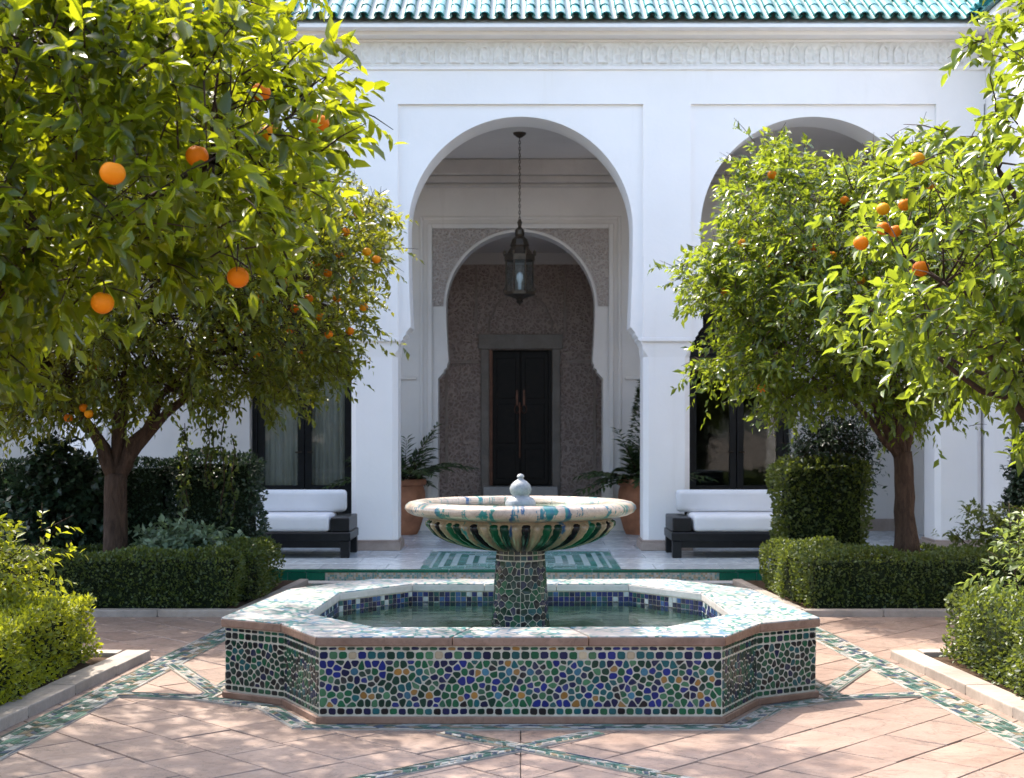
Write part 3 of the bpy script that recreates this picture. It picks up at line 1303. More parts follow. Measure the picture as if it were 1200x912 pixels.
for s, side in ((-1, 'left'), (1, 'right')):
    e = lambda y: s * (EDGE(y) + 0.10)
    nm = 'bright yellow-green hedge' if s < 0 else 'leafy shrub and the dark green box hedge'
    bed('dark soil bed under the ' + nm, [(s * (EDGE(4) + 0.13), 4.0), (s * 7.5, 4.0), (s * 7.5, 8.64), (s * (EDGE(8.64) + 0.13), 8.64)][::s], s)
    kerb('low pale stone kerb round the bed of the ' + nm,
         [((e(4.0), 4.0), (e(8.76), 8.76), 0.15, 0.055), ((s * (EDGE(8.7) + 0.19), 8.70), (s * 7.4, 8.70), 0.12, 0.055)])
    nm = 'hedge framing the orange tree with three limbs' if s < 0 else 'hedge framing the orange tree with the forked trunk'
    bed('dark soil bed inside the ' + nm, [(s * (EDGE(10.8) + 0.06), 10.78), (s * 7.5, 10.78), (s * 7.5, 12.93), (s * (EDGE(12.9) + 0.06), 12.93)][::s], s)
    kerb('low stone kerb in front of the ' + nm,
         [((s * (EDGE(10.7) + 0.02), 10.72), (s * 7.4, 10.72), 0.10, 0.05), ((s * (EDGE(10.8) + 0.03), 10.78), (s * (EDGE(12.9) + 0.03), 12.9), 0.08, 0.045)])

# ================================================================== ARCADE BUILDING
bld = thing('arcade_building', 'white Moorish arcade with horseshoe arches and green tiled roof', 'building')
FY = 15.20          # front plane of the wall
PY = 15.235         # recessed panels round the arches
BY = 15.75          # back of the arcade wall
BAY = 3.07
CAPZ = 2.25
ARC_C, ARC_R = 3.475, 1.18
TOPZ = 4.78


def arch_outline(hw_col, z_col, steps, hw_spring, z_c, R, n=28):
    """right half from the column up to the crown, list of (x, z)"""
    pts = [(hw_col, z_col)]
    pts += steps
    z0 = pts[-1][1]
    # slight horseshoe return below the centre
    for i in range(1, 7):
        t = i / 7
        pts.append((hw_spring + (R - hw_spring) * math.sin(t * math.pi / 2), z0 + (z_c - z0) * t))
    side = len(pts)
    for i in range(n + 1):
        a = math.pi / 2 * i / n
        pts.append((R * math.cos(a), z_c + R * math.sin(a)))
    return pts, side


def arch_panel(mb, cx, outline, side, half, ztop, yf, yb):
    """wall panel of half width `half` with an arched opening, front, back and soffit"""
    for s in (-1, 1):
        o = outline
        for (y, flip) in ((yf, False), (yb, True)):
            for i in range(side):
                (x0, z0), (x1, z1) = o[i], o[i + 1]
                if z1 - z0 > 1e-6:
                    mb.add([(cx + s * x0, y, z0), (cx + s * half, y, z0), (cx + s * half, y, z1), (cx + s * x1, y, z1)], [(0, 1, 2, 3)])
            zc = o[side][1]
            xr = o[side][0]
            mb.add([(cx + s * xr, y, zc), (cx + s * half, y, zc), (cx + s * half, y, ztop), (cx + s * xr, y, ztop)], [(0, 1, 2, 3)])
            for i in range(side, len(o) - 1):
                (x0, z0), (x1, z1) = o[i], o[i + 1]
                mb.add([(cx + s * x0, y, z0), (cx + s * x0, y, ztop), (cx + s * x1, y, ztop), (cx + s * x1, y, z1)], [(0, 1, 2, 3)])
        for i in range(len(o) - 1):
            (x0, z0), (x1, z1) = o[i], o[i + 1]
            mb.add([(cx + s * x0, yf, z0), (cx + s * x0, yb, z0), (cx + s * x1, yb, z1), (cx + s * x1, yf, z1)], [(0, 1, 2, 3)])


STEPS = [(1.262, 2.29), (1.235, 2.315), (1.235, 2.335), (1.205, 2.365), (1.205, 2.385), (1.172, 2.43), (1.155, 2.445), (1.155, 2.47)]
outl, side = arch_outline(1.278, CAPZ, STEPS, 1.155, ARC_C, ARC_R)
XL, XR = -7.9, 4.87


def wmesh(name, mb, mat, parent, angle=25):
    me = bpy.data.meshes.new(name)
    me.from_pydata(mb.v, [], mb.f)
    bm = bmesh.new()
    bm.from_mesh(me)
    bmesh.ops.remove_doubles(bm, verts=bm.verts, dist=1e-4)
    bmesh.ops.recalc_face_normals(bm, faces=bm.faces)
    bm.to_mesh(me)
    bm.free()
    me.materials.append(MATS[mat])
    o = link(name, me, parent)
    auto_smooth(o, angle)
    return o


for k in (-2, -1, 0, 1):
    p = MB()
    arch_panel(p, k * BAY, outl, side, 1.285, TOPZ, PY, BY)
    wmesh('arch_wall', p, 'plaster', bld)
# piers between the panels and the wall above them, 3 cm proud
pw = MB()
for k in (-2, -1, 0, 1):
    xa = k * BAY + 1.285
    pw.box(xa, min(xa + BAY - 2.57, XR), FY, BY + 0.002, 2.335, TOPZ)
pw.box(XL, -2 * BAY - 1.285, FY, BY + 0.002, 2.335, TOPZ)
pw.box(XL, XR, FY, BY + 0.003, TOPZ, 5.62)
pw.obj('front_wall', 'plaster', bld)


# columns
def column(x):
    col = MB()
    w, c = 0.245, 0.055

    def oct_(w, c, z):
        return [(x - w + c, FY + 0.27 - w, z), (x + w - c, FY + 0.27 - w, z), (x + w, FY + 0.27 - w + c, z), (x + w, FY + 0.27 + w - c, z),
                (x + w - c, FY + 0.27 + w, z), (x - w + c, FY + 0.27 + w, z), (x - w, FY + 0.27 + w - c, z), (x - w, FY + 0.27 - w + c, z)]
    col.loft([oct_(w, c, TZ + 0.10), oct_(w, c, 2.13), oct_(w + 0.008, 0.004, 2.21), oct_(w + 0.012, 0.002, 2.29)])
    o = col.obj('column', 'plaster', bld)
    cap = MB()
    cap.box(x - 0.268, x + 0.268, FY - 0.012, BY + 0.02, 2.29, 2.333)
    cap.obj('capital', 'plaster', o, bevel=0.006)
    b = MB()
    b.box(x - 0.275, x + 0.275, FY - 0.015, FY + 0.56, TZ, TZ + 0.085)
    b.box(x - 0.26, x + 0.26, FY + 0.0, FY + 0.545, TZ + 0.085, TZ + 0.11)
    b.obj('plinth', 'plinth_stone', o, bevel=0.008, seg=2)


for k in (-2, -1, 0, 1, 2):
    column((k - 0.5) * BAY)

# entablature: moulding, stucco frieze plaques, fascia
en = MB()
en.box(XL, XR, FY - 0.022, FY + 0.02, 5.135, 5.165)
en.box(XL, XR, FY - 0.012, FY + 0.02, 5.165, 5.178)
en.box(XL, XR, FY - 0.03, FY + 0.02, 5.425, 5.45)
en.obj('moulding', 'plaster', bld, bevel=0.005)
fr = MB().box(XL, XR, FY - 0.008, FY + 0.03, 5.18, 5.424).obj('frieze', 'stucco_white', bld)
pl = MB()
w2, h2 = 0.062, 0.205
prof = [(-w2, 0), (w2, 0), (w2, h2 * 0.62)] + [(w2 * math.cos(a) * (1 - 0.15 * math.sin(a)), h2 * 0.62 + h2 * 0.36 * math.sin(a)) for a in (0.5, 1.0, 1.57, 2.14, 2.64)] + [(-w2, h2 * 0.62)]
lo = [(p[0], -0.001, p[1]) for p in prof]
hi = [(p[0] * 0.86, -0.022, 0.012 + p[1] * 0.92) for p in prof]
inn = [(p[0] * 0.62, -0.020, 0.03 + p[1] * 0.76) for p in prof]
dp = [(p[0] * 0.5, -0.006, 0.04 + p[1] * 0.66) for p in prof]
pl.loft([lo, hi, inn, dp], True, True)
pme = pl.mesh('stucco_plaque', 'stucco_white')
nx = int((XR - XL) / 0.155)
for i in range(nx):
    o = link('stucco_plaque', pme, fr)
    o.location = (XL + 0.08 + i * 0.155, FY - 0.0085, 5.197)
    o.scale = (random.uniform(0.9, 1.05), random.uniform(0.45, 1.0), random.uniform(0.96, 1.03))
fa = MB()
fa.box(XL, 4.73, FY - 0.20, FY + 0.10, 5.451, 5.548)
fa.obj('fascia', 'plaster', bld, bevel=0.008)

# roof
rz0, ry0 = 5.545, FY - 0.40
slope = math.radians(31)
rb = MB()
rlen = 4.6
rb.add([(XL, ry0 + 0.05, rz0 - 0.02), (XR + 0.3, ry0 + 0.05, rz0 - 0.02), (XR + 0.3, ry0 + rlen * math.cos(slope), rz0 - 0.02 + rlen * math.sin(slope)), (XL, ry0 + rlen * math.cos(slope), rz0 - 0.02 + rlen * math.sin(slope)),
        (XL, ry0 + 0.05, rz0 - 0.055), (XR + 0.3, ry0 + 0.05, rz0 - 0.055), (XR + 0.3, ry0 + 4.0, rz0 - 0.055), (XL, ry0 + 4.0, rz0 - 0.055)],
       [(0, 1, 2, 3), (4, 5, 1, 0), (4, 7, 6, 5), (0, 3, 7, 4), (1, 5, 6, 2), (3, 2, 6, 7)])
roof = rb.obj('roof', 'plaster', bld)
PITCH, ROW = 0.155, 0.30


def barrel(name, r0, r1, L, th, inv, mat):
    """half-round tile along +Y, wide end at the eave"""
    n = 7
    rings = []
    for (y, r) in ((0, r0), (L, r1)):
        for rr in (r, r - th):
            rings.append([(rr * math.cos(math.pi * i / (n - 1)), y, rr * math.sin(math.pi * i / (n - 1)) * (-0.8 if inv else 0.95)) for i in range(n)])
    mb = MB()
    o0, i0, o1, i1 = rings
    vs = o0 + i0 + o1 + i1
    fs = []
    for i in range(n - 1):
        fs += [(i, i + 1, 2 * n + i + 1, 2 * n + i), (n + i, 3 * n + i, 3 * n + i + 1, n + i + 1), (i, n + i, n + i + 1, i + 1), (2 * n + i, 2 * n + i + 1, 3 * n + i + 1, 3 * n + i)]
    mb.add(vs, fs)
    me = mb.mesh(name, mat, smooth=True)
    me.set_sharp_from_angle(angle=math.radians(50))
    return me


cov = barrel('roof_tile', 0.056, 0.047, 0.36, 0.013, False, 'roof_glaze')
pan = barrel('pan_tile', 0.062, 0.055, 0.36, 0.012, True, 'roof_glaze_pan')
rrest = MB()
count = 0
ncol = int((XR - XL) / PITCH)


def place(me, x, row, lift, y00, lim=True):
    global count
    s = row * ROW
    loc = Vector((x + random.uniform(-.004, .004), y00 + s * math.cos(slope), rz0 + s * math.sin(slope) + lift))
    ro = Matrix.Rotation(slope + random.uniform(-.01, .012), 4, 'X') @ Matrix.Rotation(random.uniform(-.012, .012), 4, 'Z')
    if lim:
        o = link(me.name.split('.')[0], me, roof)
        o.location = loc
        o.rotation_euler = ro.to_euler()
        count += 1
    else:
        M = Matrix.Translation(loc) @ ro
        rrest.add([M @ v.co for v in me.vertices], [tuple(p.vertices) for p in me.polygons])


for row in range(5):
    for i in range(ncol + 1):
        x = XR - 0.12 - i * PITCH
        vis = x > -2.75 and row < 3
        place(cov, x, row, 0.040 + 0.002 * row, ry0, vis)
        place(pan, x + PITCH / 2, row, 0.052, ry0 - 0.012, vis and row < 3)
stuff(rrest.obj('tile_field', 'roof_glaze', roof, smooth=True))

# gallery: ceiling, back wall with one arch and two arched doorways
GY = 18.10
CZ = 4.72
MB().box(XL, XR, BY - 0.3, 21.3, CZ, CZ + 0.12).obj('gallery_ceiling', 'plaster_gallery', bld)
gw = MB()
IS = [(0.975, 2.06), (0.955, 2.075), (0.955, 2.11), (0.92, 2.13), (0.92, 2.17), (0.90, 2.20), (0.90, 2.24)]
io, iside = arch_outline(1.03, TZ, [(1.03, 2.0)] + IS, 0.90, 2.90, 0.93)
arch_panel(gw, 0, io, iside, 1.30, CZ, GY, GY + 0.35)
do, dside = arch_outline(0.66, TZ, [(0.66, 1.6)], 0.655, 2.33, 0.67)
for s in (-1, 1):
    arch_panel(gw, s * 2.72, do, dside, 1.42, CZ, GY, GY + 0.35)
gw.box(4.14, XR, GY, GY + 0.35, TZ, CZ)
gw.box(XL, -4.14, GY, GY + 0.35, TZ, CZ)
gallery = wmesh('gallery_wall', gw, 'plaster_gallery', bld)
gm = MB()
gm.box(XL, XR, GY - 0.14, GY - 0.001, 4.52, CZ - 0.003)
gm.box(XL, XR, GY - 0.10, GY - 0.001, 4.43, 4.52)
gm.box(XL, XR, GY - 0.05, GY - 0.001, 4.38, 4.43)
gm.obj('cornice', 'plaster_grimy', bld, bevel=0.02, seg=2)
tr = MB()
for s in (-1, 1):
    tr.box(s * 1.13 - 0.03, s * 1.13 + 0.03, GY - 0.035, GY - 0.001, TZ + 0.16, 3.93)
    tr.box(s * 1.235 - 0.02, s * 1.235 + 0.02, GY - 0.018, GY - 0.001, TZ + 0.16, 4.02)
    a_, b_ = sorted((s * 1.30, s * 2.0))
    tr.box(a_, b_, GY - 0.03, GY - 0.001, 1.985, 2.02)
tr.box(-1.10, 1.10, GY - 0.033, GY - 0.001, 3.87, 3.93)
tr.box(-1.215, 1.215, GY - 0.016, GY - 0.001, 3.98, 4.02)
tr.obj('wall_trim', 'plaster_gallery', gallery, bevel=0.006)
# carved spandrels round the inner arch
sp = MB()
so_ = [(x * 1.035, z) for x, z in io[iside:]]
for s in (-1, 1):
    for i in range(len(so_) - 1):
        (x0, z0), (x1, z1) = so_[i], so_[i + 1]
        z0 = io[iside][1] + (z0 - io[iside][1]) * 1.035
        z1 = io[iside][1] + (z1 - io[iside][1]) * 1.035
        zt = 3.868
        if min(z0, z1) < zt - 0.005:
            sp.add([(s * x0, GY - 0.013, z0), (s * x0, GY - 0.013, zt), (s * x1, GY - 0.013, zt), (s * x1, GY - 0.013, z1)], [(0, 1, 2, 3)])
    xo = so_[0][0]
    zc = io[iside][1]
    sp.add([(s * xo, GY - 0.013, zc), (s * 1.098, GY - 0.013, zc), (s * 1.098, GY - 0.013, 3.868), (s * xo, GY - 0.013, 3.868)], [(0, 1, 2, 3)])
wmesh('carved_spandrel', sp, 'stucco_spandrel', gallery)
for xa_, xb_ in ((1.30, 2.0), (-2.0, -1.30), (3.44, XR), (XL, -3.44)):
    MB().box(xa_, xb_, GY - 0.03, GY - 0.001, TZ, TZ + 0.15).obj('skirting', 'plinth_stone', gallery, bevel=0.005)
# end walls of the gallery
ew = MB()
ew.box(XR - 0.02, XR + 0.3, BY - 0.4, 21.3, TZ - 0.1, 5.6)
ew.box(XL - 0.3, XL + 0.02, FY + 0.05, 21.3, TZ - 0.1, 5.6)
ew.box(XL, XR, 21.3, 21.5, -0.05, 6.6)
ew.obj('end_wall', 'plaster_gallery', bld)

# niche behind the inner arch
NY = 20.6
ni = MB()
ni.box(-1.45, -1.16, GY + 0.352, NY, TZ, 3.70)
ni.box(1.16, 1.45, GY + 0.352, NY, TZ, 3.70)
ni.box(-1.45, -0.445, NY, NY + 0.3, TZ, 3.70)
ni.box(0.445, 1.45, NY, NY + 0.3, TZ, 3.70)
ni.box(-0.445, 0.445, NY, NY + 0.3, 2.49, 3.70)
niche = ni.obj('niche_wall', 'stucco_dark', bld)
nt = MB()
nt.box(-1.45, 1.45, GY + 0.352, NY + 0.3, 3.86, 3.95)
nt.box(-1.16, 1.16, NY - 0.03, NY + 0.2, 3.70, 3.86)
nt.box(-1.45, -1.14, GY + 0.352, NY + 0.2, 3.70, 3.86)
nt.box(1.14, 1.45, GY + 0.352, NY + 0.2, 3.70, 3.86)
nt.obj('niche_ceiling', 'plaster_gallery', niche)
# stone door frame, panel ribs of the carved wall
df = MB()
df.box(-0.565, -0.445, NY - 0.04, NY + 0.1, TZ, 2.50)
df.box(0.445, 0.565, NY - 0.04, NY + 0.1, TZ, 2.50)
df.box(-0.60, 0.60, NY - 0.05, NY + 0.1, 2.50, 2.71)
df.obj('door_surround', 'kerb_stone', niche, bevel=0.008)
rbz = MB()
for s in (-1, 1):
    rbz.box(s * 0.63 - 0.018, s * 0.63 + 0.018, NY - 0.03, NY - 0.001, 2.72, 3.69)
    rbz.box(s * 1.05 - 0.02, s * 1.05 + 0.02, NY - 0.025, NY - 0.001, 0.6, 3.69)
    rbz.box(min(s * 0.60, s * 1.03), max(s * 0.60, s * 1.03), NY - 0.02, NY - 0.001, 2.3, 2.34)
# blind lobed arch over the door
for i in range(24):
    a0, a1 = math.pi * i / 24, math.pi * (i + 1) / 24
    for rr in (0.44,):
        k0 = rr * (1 + 0.05 * abs(math.sin(a0 * 6)))
        k1 = rr * (1 + 0.05 * abs(math.sin(a1 * 6)))
        p0 = Vector((k0 * math.cos(a0), 0, 2.74 + k0 * 1.25 * math.sin(a0)))
        p1 = Vector((k1 * math.cos(a1), 0, 2.74 + k1 * 1.25 * math.sin(a1)))
        rbz.tube([p0 + Vector((0, NY - 0.008, 0)), p1 + Vector((0, NY - 0.008, 0))], 0.016, 5)
rbz.obj('stucco_rib', 'plinth_stone', niche)
# steps up to the door
stp = MB()
stp.box(-0.62, 0.62, NY - 0.62, NY - 0.052, TZ, 0.36)
stp.box(-0.52, 0.52, NY - 0.34, NY - 0.053, 0.36, 0.56)
stp.obj('door_step', 'step_stone', niche, bevel=0.012, seg=2)
# timber door with two leaves
door = MB()
door.box(-0.445, 0.445, NY + 0.16, NY + 0.20, TZ, 2.49)
door = door.obj('entrance_door', 'door_wood', bld)
for s in (-1, 1):
    lf = MB()
    x0, x1 = sorted((s * 0.006, s * 0.40))
    lf.box(x0, x1, NY + 0.11, NY + 0.158, 0.57, 2.47)
    lo_ = lf.obj('door_leaf', 'door_wood', door, bevel=0.005)
    pn = MB()
    for z0, z1 in ((0.66, 1.08), (1.16, 1.72), (1.80, 2.38)):
        xa, xb = x0 + 0.06, x1 - 0.06
        pn.box(xa, xb, NY + 0.095, NY + 0.109, z0, z1)
    pn.obj('door_panel', 'door_wood', door, bevel=0.010, seg=2)
    jb = MB().box(*sorted((s * 0.40, s * 0.444)), NY + 0.05, NY + 0.16, 0.56, 2.49)
    jb.obj('door_jamb', 'copper_red_light' if s < 0 else 'door_wood', door)  # left jamb coloured as a reddish strip of light
hd = MB()
hd.box(-0.022, 0.0, NY + 0.07, NY + 0.094, 0.95, 1.75)
hd.obj('door_light_strip', 'copper_red_light', door, bevel=0.004)  # reddish strip of light at the middle, put into a coloured bar
for s in (-1, 1):
    kn = MB()
    kn.tube([(s * 0.05 + 0.035 * math.cos(a), NY + 0.085, 1.72 - 0.07 + 0.06 * math.sin(a)) for a in np.linspace(0, 2 * math.pi, 15)], 0.007, 6)
    kn.box(s * 0.05 - 0.014, s * 0.05 + 0.014, NY + 0.08, NY + 0.096, 1.70, 1.92)
    kn.obj('door_knocker', 'copper_red_light', door)


# arched doorways with glazed leaves
def glazed_door(cx, curtain):
    y = GY + 0.20
    fr_ = MB()
    fr_.box(cx - 0.655, cx - 0.59, y - 0.05, y + 0.05, TZ, 2.36)
    fr_.box(cx + 0.59, cx + 0.655, y - 0.05, y + 0.05, TZ, 2.36)
    fr_.box(cx - 0.655, cx + 0.655, y - 0.052, y + 0.052, 2.30, 2.37)
    root = fr_.obj('glazed_door', 'black_wood', bld, bevel=0.006)
    for s in (-1, 1):
        lf = MB()
        x0, x1 = sorted((cx + s * 0.004, cx + s * 0.588))
        lf.box(x0, x0 + 0.085, y - 0.03, y + 0.03, TZ + 0.01, 2.298)
        lf.box(x1 - 0.085, x1, y - 0.03, y + 0.03, TZ + 0.01, 2.298)
        lf.box(x0 + 0.085, x1 - 0.085, y - 0.029, y + 0.029, 2.20, 2.298)
        lf.box(x0 + 0.085, x1 - 0.085, y - 0.029, y + 0.029, TZ + 0.01, 0.66)
        lf.obj('door_leaf', 'black_wood', root, bevel=0.004)
        MB().box(x0 + 0.12, x1 - 0.12, y - 0.036, y - 0.0285, 0.22, 0.55).obj('door_panel', 'black_wood', root, bevel=0.01)
        MB().box(x0 + 0.08, x1 - 0.08, y - 0.004, y + 0.004, 0.655, 2.205).obj('pane', 'window_glass', root)
        hn = MB().tube([(cx + s * 0.045, y - 0.03, 1.08), (cx + s * 0.045, y - 0.07, 1.08), (cx + s * 0.11, y - 0.072, 1.075)], 0.009, 6)
        hn.obj('handle', 'lantern_metal', root)
    # pierced lunette
    lu = MB()
    R = 0.66
    lu.add([(cx, y + 0.02, 2.37)] + [(cx + R * math.cos(a), y + 0.02, 2.33 + R * math.sin(a)) for a in np.linspace(0.06, math.pi - 0.06, 25)], [(0, i, i + 1) for i in range(1, 25)])
    lu.obj('lunette', 'door_wood', root)
    gr = MB()
    for rr in (0.16, 0.32, 0.48, 0.62):
        gr.tube([(cx + rr * math.cos(a), y, 2.38 + rr * 0.93 * math.sin(a)) for a in np.linspace(0, math.pi, 19)], 0.013, 6)
    for i in range(1, 12):
        a = math.pi * i / 12
        gr.tube([(cx + 0.16 * math.cos(a), y, 2.38 + 0.15 * math.sin(a)), (cx + 0.62 * math.cos(a), y, 2.38 + 0.577 * math.sin(a))], 0.011, 6)
    gr.obj('lunette_grille', 'black_wood', root, smooth=True)
    # box behind the glass, coloured dark to stand in for an unlit room
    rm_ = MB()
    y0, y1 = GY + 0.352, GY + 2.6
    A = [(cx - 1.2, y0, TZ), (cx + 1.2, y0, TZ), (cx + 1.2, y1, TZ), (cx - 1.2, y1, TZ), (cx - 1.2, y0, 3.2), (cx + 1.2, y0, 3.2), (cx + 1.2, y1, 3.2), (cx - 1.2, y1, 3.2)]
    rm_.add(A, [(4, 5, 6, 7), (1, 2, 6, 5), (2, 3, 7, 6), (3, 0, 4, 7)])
    rm_.obj('dark_room_box', 'room_dark', root)
    if curtain:
        for s in (-1, 1):
            cu = MB()
            rows_ = []
            for z in (0.14, 1.2, 2.28):
                rows_.append([(cx + s * (0.06 + 0.5 * u), y + 0.16 + 0.022 * math.sin(u * 46) + 0.01 * math.sin(u * 17 + z), z) for u in np.linspace(0, 1, 60)])
            cu.loft(rows_, closed=False, cap=False)
            cu.obj('curtain', 'curtain', root, smooth=True)
    return root


glazed_door(-2.72, True)
glazed_door(2.72, False)

# side wing running forward on the right
wing = thing('side_wing', 'plain white wing wall meeting the arcade at its right-hand corner', 'building')
ww = MB()
ww.box(XR + 0.002, XR + 0.5, 8.0, FY + 0.35, -0.05, 5.50)
ww.obj('wall', 'plaster', wing)
wf = MB()
wf.box(XR - 0.14, XR + 0.4, 8.0, FY - 0.002, 5.502, 5.60)
wf.box(XR - 0.02, XR + 0.1, 8.0, FY - 0.002, 5.14, 5.17)
wf.obj('fascia', 'plaster', wing, bevel=0.006)
wp = MB().box(XR - 0.05, XR + 0.001, FY - 1.25, FY - 0.6, TZ, 2.35)
wt = MB()
for i in range(46):
    y = 8.05 + i * PITCH
    for r in range(2):
        M = Matrix.Translation((XR - 0.24 + r * ROW * math.cos(slope), y, 5.62 + r * ROW * math.sin(slope) + 0.03)) @ Matrix.Rotation(-math.pi / 2, 4, 'Z') @ Matrix.Rotation(slope, 4, 'X')
        wt.add([M @ v.co for v in cov.vertices], [tuple(p.vertices) for p in cov.polygons])
wt.box(XR - 0.2, XR + 0.6, 8.0, FY - 0.01, 5.601, 5.625)
stuff(wt.obj('roof_tile', 'roof_glaze', wing, smooth=False))

# ================================================================== FOUNTAIN
fo = thing('fountain', 'zellij mosaic fountain with star-shaped basin and fluted bowl on a pedestal', 'fountain')
WT = 0.366          # top of the mosaic wall, under the coping
RIM = 0.415
bw = MB()
n = len(OUT)
vs = [(p[0], p[1], 0.0) for p in OUT] + [(p[0], p[1], WT) for p in OUT] + [(p[0], p[1], 0.0) for p in INN] + [(p[0], p[1], WT) for p in INN]
fs = []
for i in range(n):
    j = (i + 1) % n
    fs += [(i, j, n + j, n + i), (2 * n + j, 2 * n + i, 3 * n + i, 3 * n + j), (n + i, n + j, 3 * n + j, 3 * n + i), (i, 2 * n + i, 2 * n + j, j)]
bw.add(vs, fs)
basin = bw.obj('basin_wall', 'grout', fo)
MB().prism(INN, 0.002, 0.03).obj('basin_floor', 'pool_floor', fo)
pl1 = offset_poly(OUT, 0.016)
pb = MB()
for i in range(n):
    j = (i + 1) % n
    q = [pl1[i], pl1[j], OUT[j], OUT[i]]
    pb.prism(q, 0.0, 0.034)
pb.obj('plinth', 'coping_edge', fo, bevel=0.004)

# coping stones: pale slabs with a pinkish front edge
cop_o = offset_poly(OUT, 0.022)
cop_i = offset_poly(INN, -0.006)
for i in range(n):
    j = (i + 1) % n
    a, b = Vector(cop_o[i]), Vector(cop_o[j])
    c, d = Vector(cop_i[i]), Vector(cop_i[j])
    L = (b - a).length
    k = max(1, round(L / 0.62))
    for s in range(k):
        g0 = (s / k) + (0.0016 / L)
        g1 = ((s + 1) / k) - (0.0016 / L)
        q = [a.lerp(b, g0), a.lerp(b, g1), c.lerp(d, g1), c.lerp(d, g0)]
        zt = RIM + random.uniform(-.0012, .0012)
        MB().prism([tuple(p) for p in q], WT + 0.001, zt - 0.006).obj('coping_edge', 'coping_edge' if i in (0, 1, 2, 9, 8) else 'step_stone', fo, bevel=0.006, seg=2)
        cc = sum((p for p in q), Vector((0, 0))) / 4
        q2 = [tuple(p + (cc - p).normalized() * 0.004) for p in q]
        MB().prism(q2, zt - 0.010, zt).obj('coping_stone', 'coping_top', fo, bevel=0.003)


# mosaic on the basin walls
def face_map(p0, p1, lift):
    p0, p1 = Vector((*p0, 0)), Vector((*p1, 0))
    U = (p1 - p0)
    W = U.length
    U.normalize()
    N = Vector((U.y, -U.x, 0))
    def f(u, v, h):
        return p0 + U * u + N * (h + lift) + Vector((0, 0, v))
    return W, f


PAL_FRONT = {'c': ['jade', 'green', 'cobalt', 'ochre', 'teal', 'sky', 'green'], 'p': ['cobalt', 'green', 'teal', 'navy', 'cobalt', 'bottle', 'green', 'teal'],
             'f': ['green', 'black', 'terracotta', 'teal', 'bottle', 'ochre', 'navy', 'jade', 'cobalt', 'green', 'black', 'jade']}
V0, V1 = 0.040, WT - 0.003
front = []
W, fm = face_map(OUT[0], OUT[1], 0.0)
rowb = 0.030
# border rows of small squares
for (va, vb, k, pal) in ((V0, V0 + 0.034, 46, ['bottle', 'navy', 'teal', 'black', 'green']), (V1 - 0.020, V1, 44, ['green', 'jade', 'cobalt', 'green', 'teal']), (V1 - 0.062, V1 - 0.022, 42, ['cobalt', 'teal', 'green', 'navy', 'jade', 'cream', 'bottle'])):
    for i in range(k):
        u0, u1 = W * i / k + 0.004, W * (i + 1) / k - 0.004
        j1, j2 = random.uniform(-.003, .003), random.uniform(-.003, .003)
        q = [(u0, va + 0.003), (u1, va + 0.003 + j1), (u1 + j2 * .3, vb - 0.003), (u0, vb - 0.003 + j2)]
        front.append((chaikin(q, 0.2), random.choice(pal)))
seeds, kind = rosette_seeds(W, V0 + 0.036, V1 - 0.064, 0.0265, 0.104, 0.039, 7)
pick = {}
for i, poly in voronoi_cells(seeds, (0, W, V0 + 0.035, V1 - 0.063), 0.0030):
    kd, pal = kind[i]
    if kd == 'f':
        g_ = random.choice(PAL_FRONT['f'])
    else:
        opts = PAL_FRONT[kd]
        g_ = opts[int(pal * 997) % len(opts)]
        if random.random() < 0.18:
            g_ = random.choice(opts)
    front.append((chaikin(poly, 0.22), g_))
front.sort(key=lambda k: -abs(area2(k[0])))
extra = {}
for idx, (poly, gcol) in enumerate(front):
    vs, fs = tile_piece(poly, random.uniform(0.003, 0.0055), 0.035)
    vs = [fm(*v) for v in vs]
    if idx < 290:
        MB().add(vs, fs).obj('tile', 'glaze_' + gcol, fo)
    else:
        extra.setdefault('mixed', MB()).add(vs, fs)
for i in range(1, n):
    j = (i + 1) % n
    W, fm = face_map(OUT[i], OUT[j], 0.0)
    vis = i in (1, 2, 8, 9)
    mk = 'dark'
    for (va, vb, pc) in ((V0, V0 + 0.028, 0.04), (V1 - 0.020, V1, 0.042), (V1 - 0.058, V1 - 0.022, 0.042)):
        k = max(2, int(W / pc))
        for q_ in range(k):
            u0, u1 = W * q_ / k + 0.004, W * (q_ + 1) / k - 0.004
            vs, fs = tile_piece(chaikin([(u0, va + .003), (u1, va + .003), (u1, vb - .003), (u0, vb - .003)], 0.18), 0.004, 0.03)
            extra.setdefault(mk, MB()).add([fm(*v) for v in vs], fs)
    seeds, kind = rosette_seeds(W, V0 + 0.03, V1 - 0.06, 0.028 if vis else 0.06, 0.108, 0.040, 7)
    for _, poly in voronoi_cells(seeds, (0, W, V0 + 0.030, V1 - 0.060), 0.0034):
        vs, fs = tile_piece(chaikin(poly, 0.22), random.uniform(0.003, 0.0055), 0.035)
        extra.setdefault(mk, MB()).add([fm(*v) for v in vs], fs)
for k_, mb in extra.items():
    stuff(mb.obj('tile_mosaic', 'mosaic_' + k_, basin))
# blue tile course inside the basin, just under the coping
inb = MB()
for i in range(n):
    j = (i + 1) % n
    W, fm = face_map(INN[j], INN[i], 0.0)
    k = max(2, int(W / 0.034))
    for r in range(3):
        va, vb = WT - 0.030 * (r + 1) - 0.002, WT - 0.030 * r - 0.004
        for q_ in range(k):
            u0, u1 = W * q_ / k + 0.002, W * (q_ + 1) / k - 0.002
            vs, fs = tile_piece([(u0, va), (u1, va), (u1, vb), (u0, vb)], 0.003, 0.02)
            inb.add([fm(*v) for v in vs], fs)
stuff(inb.obj('inner_tile_course', 'mosaic_blue', basin))

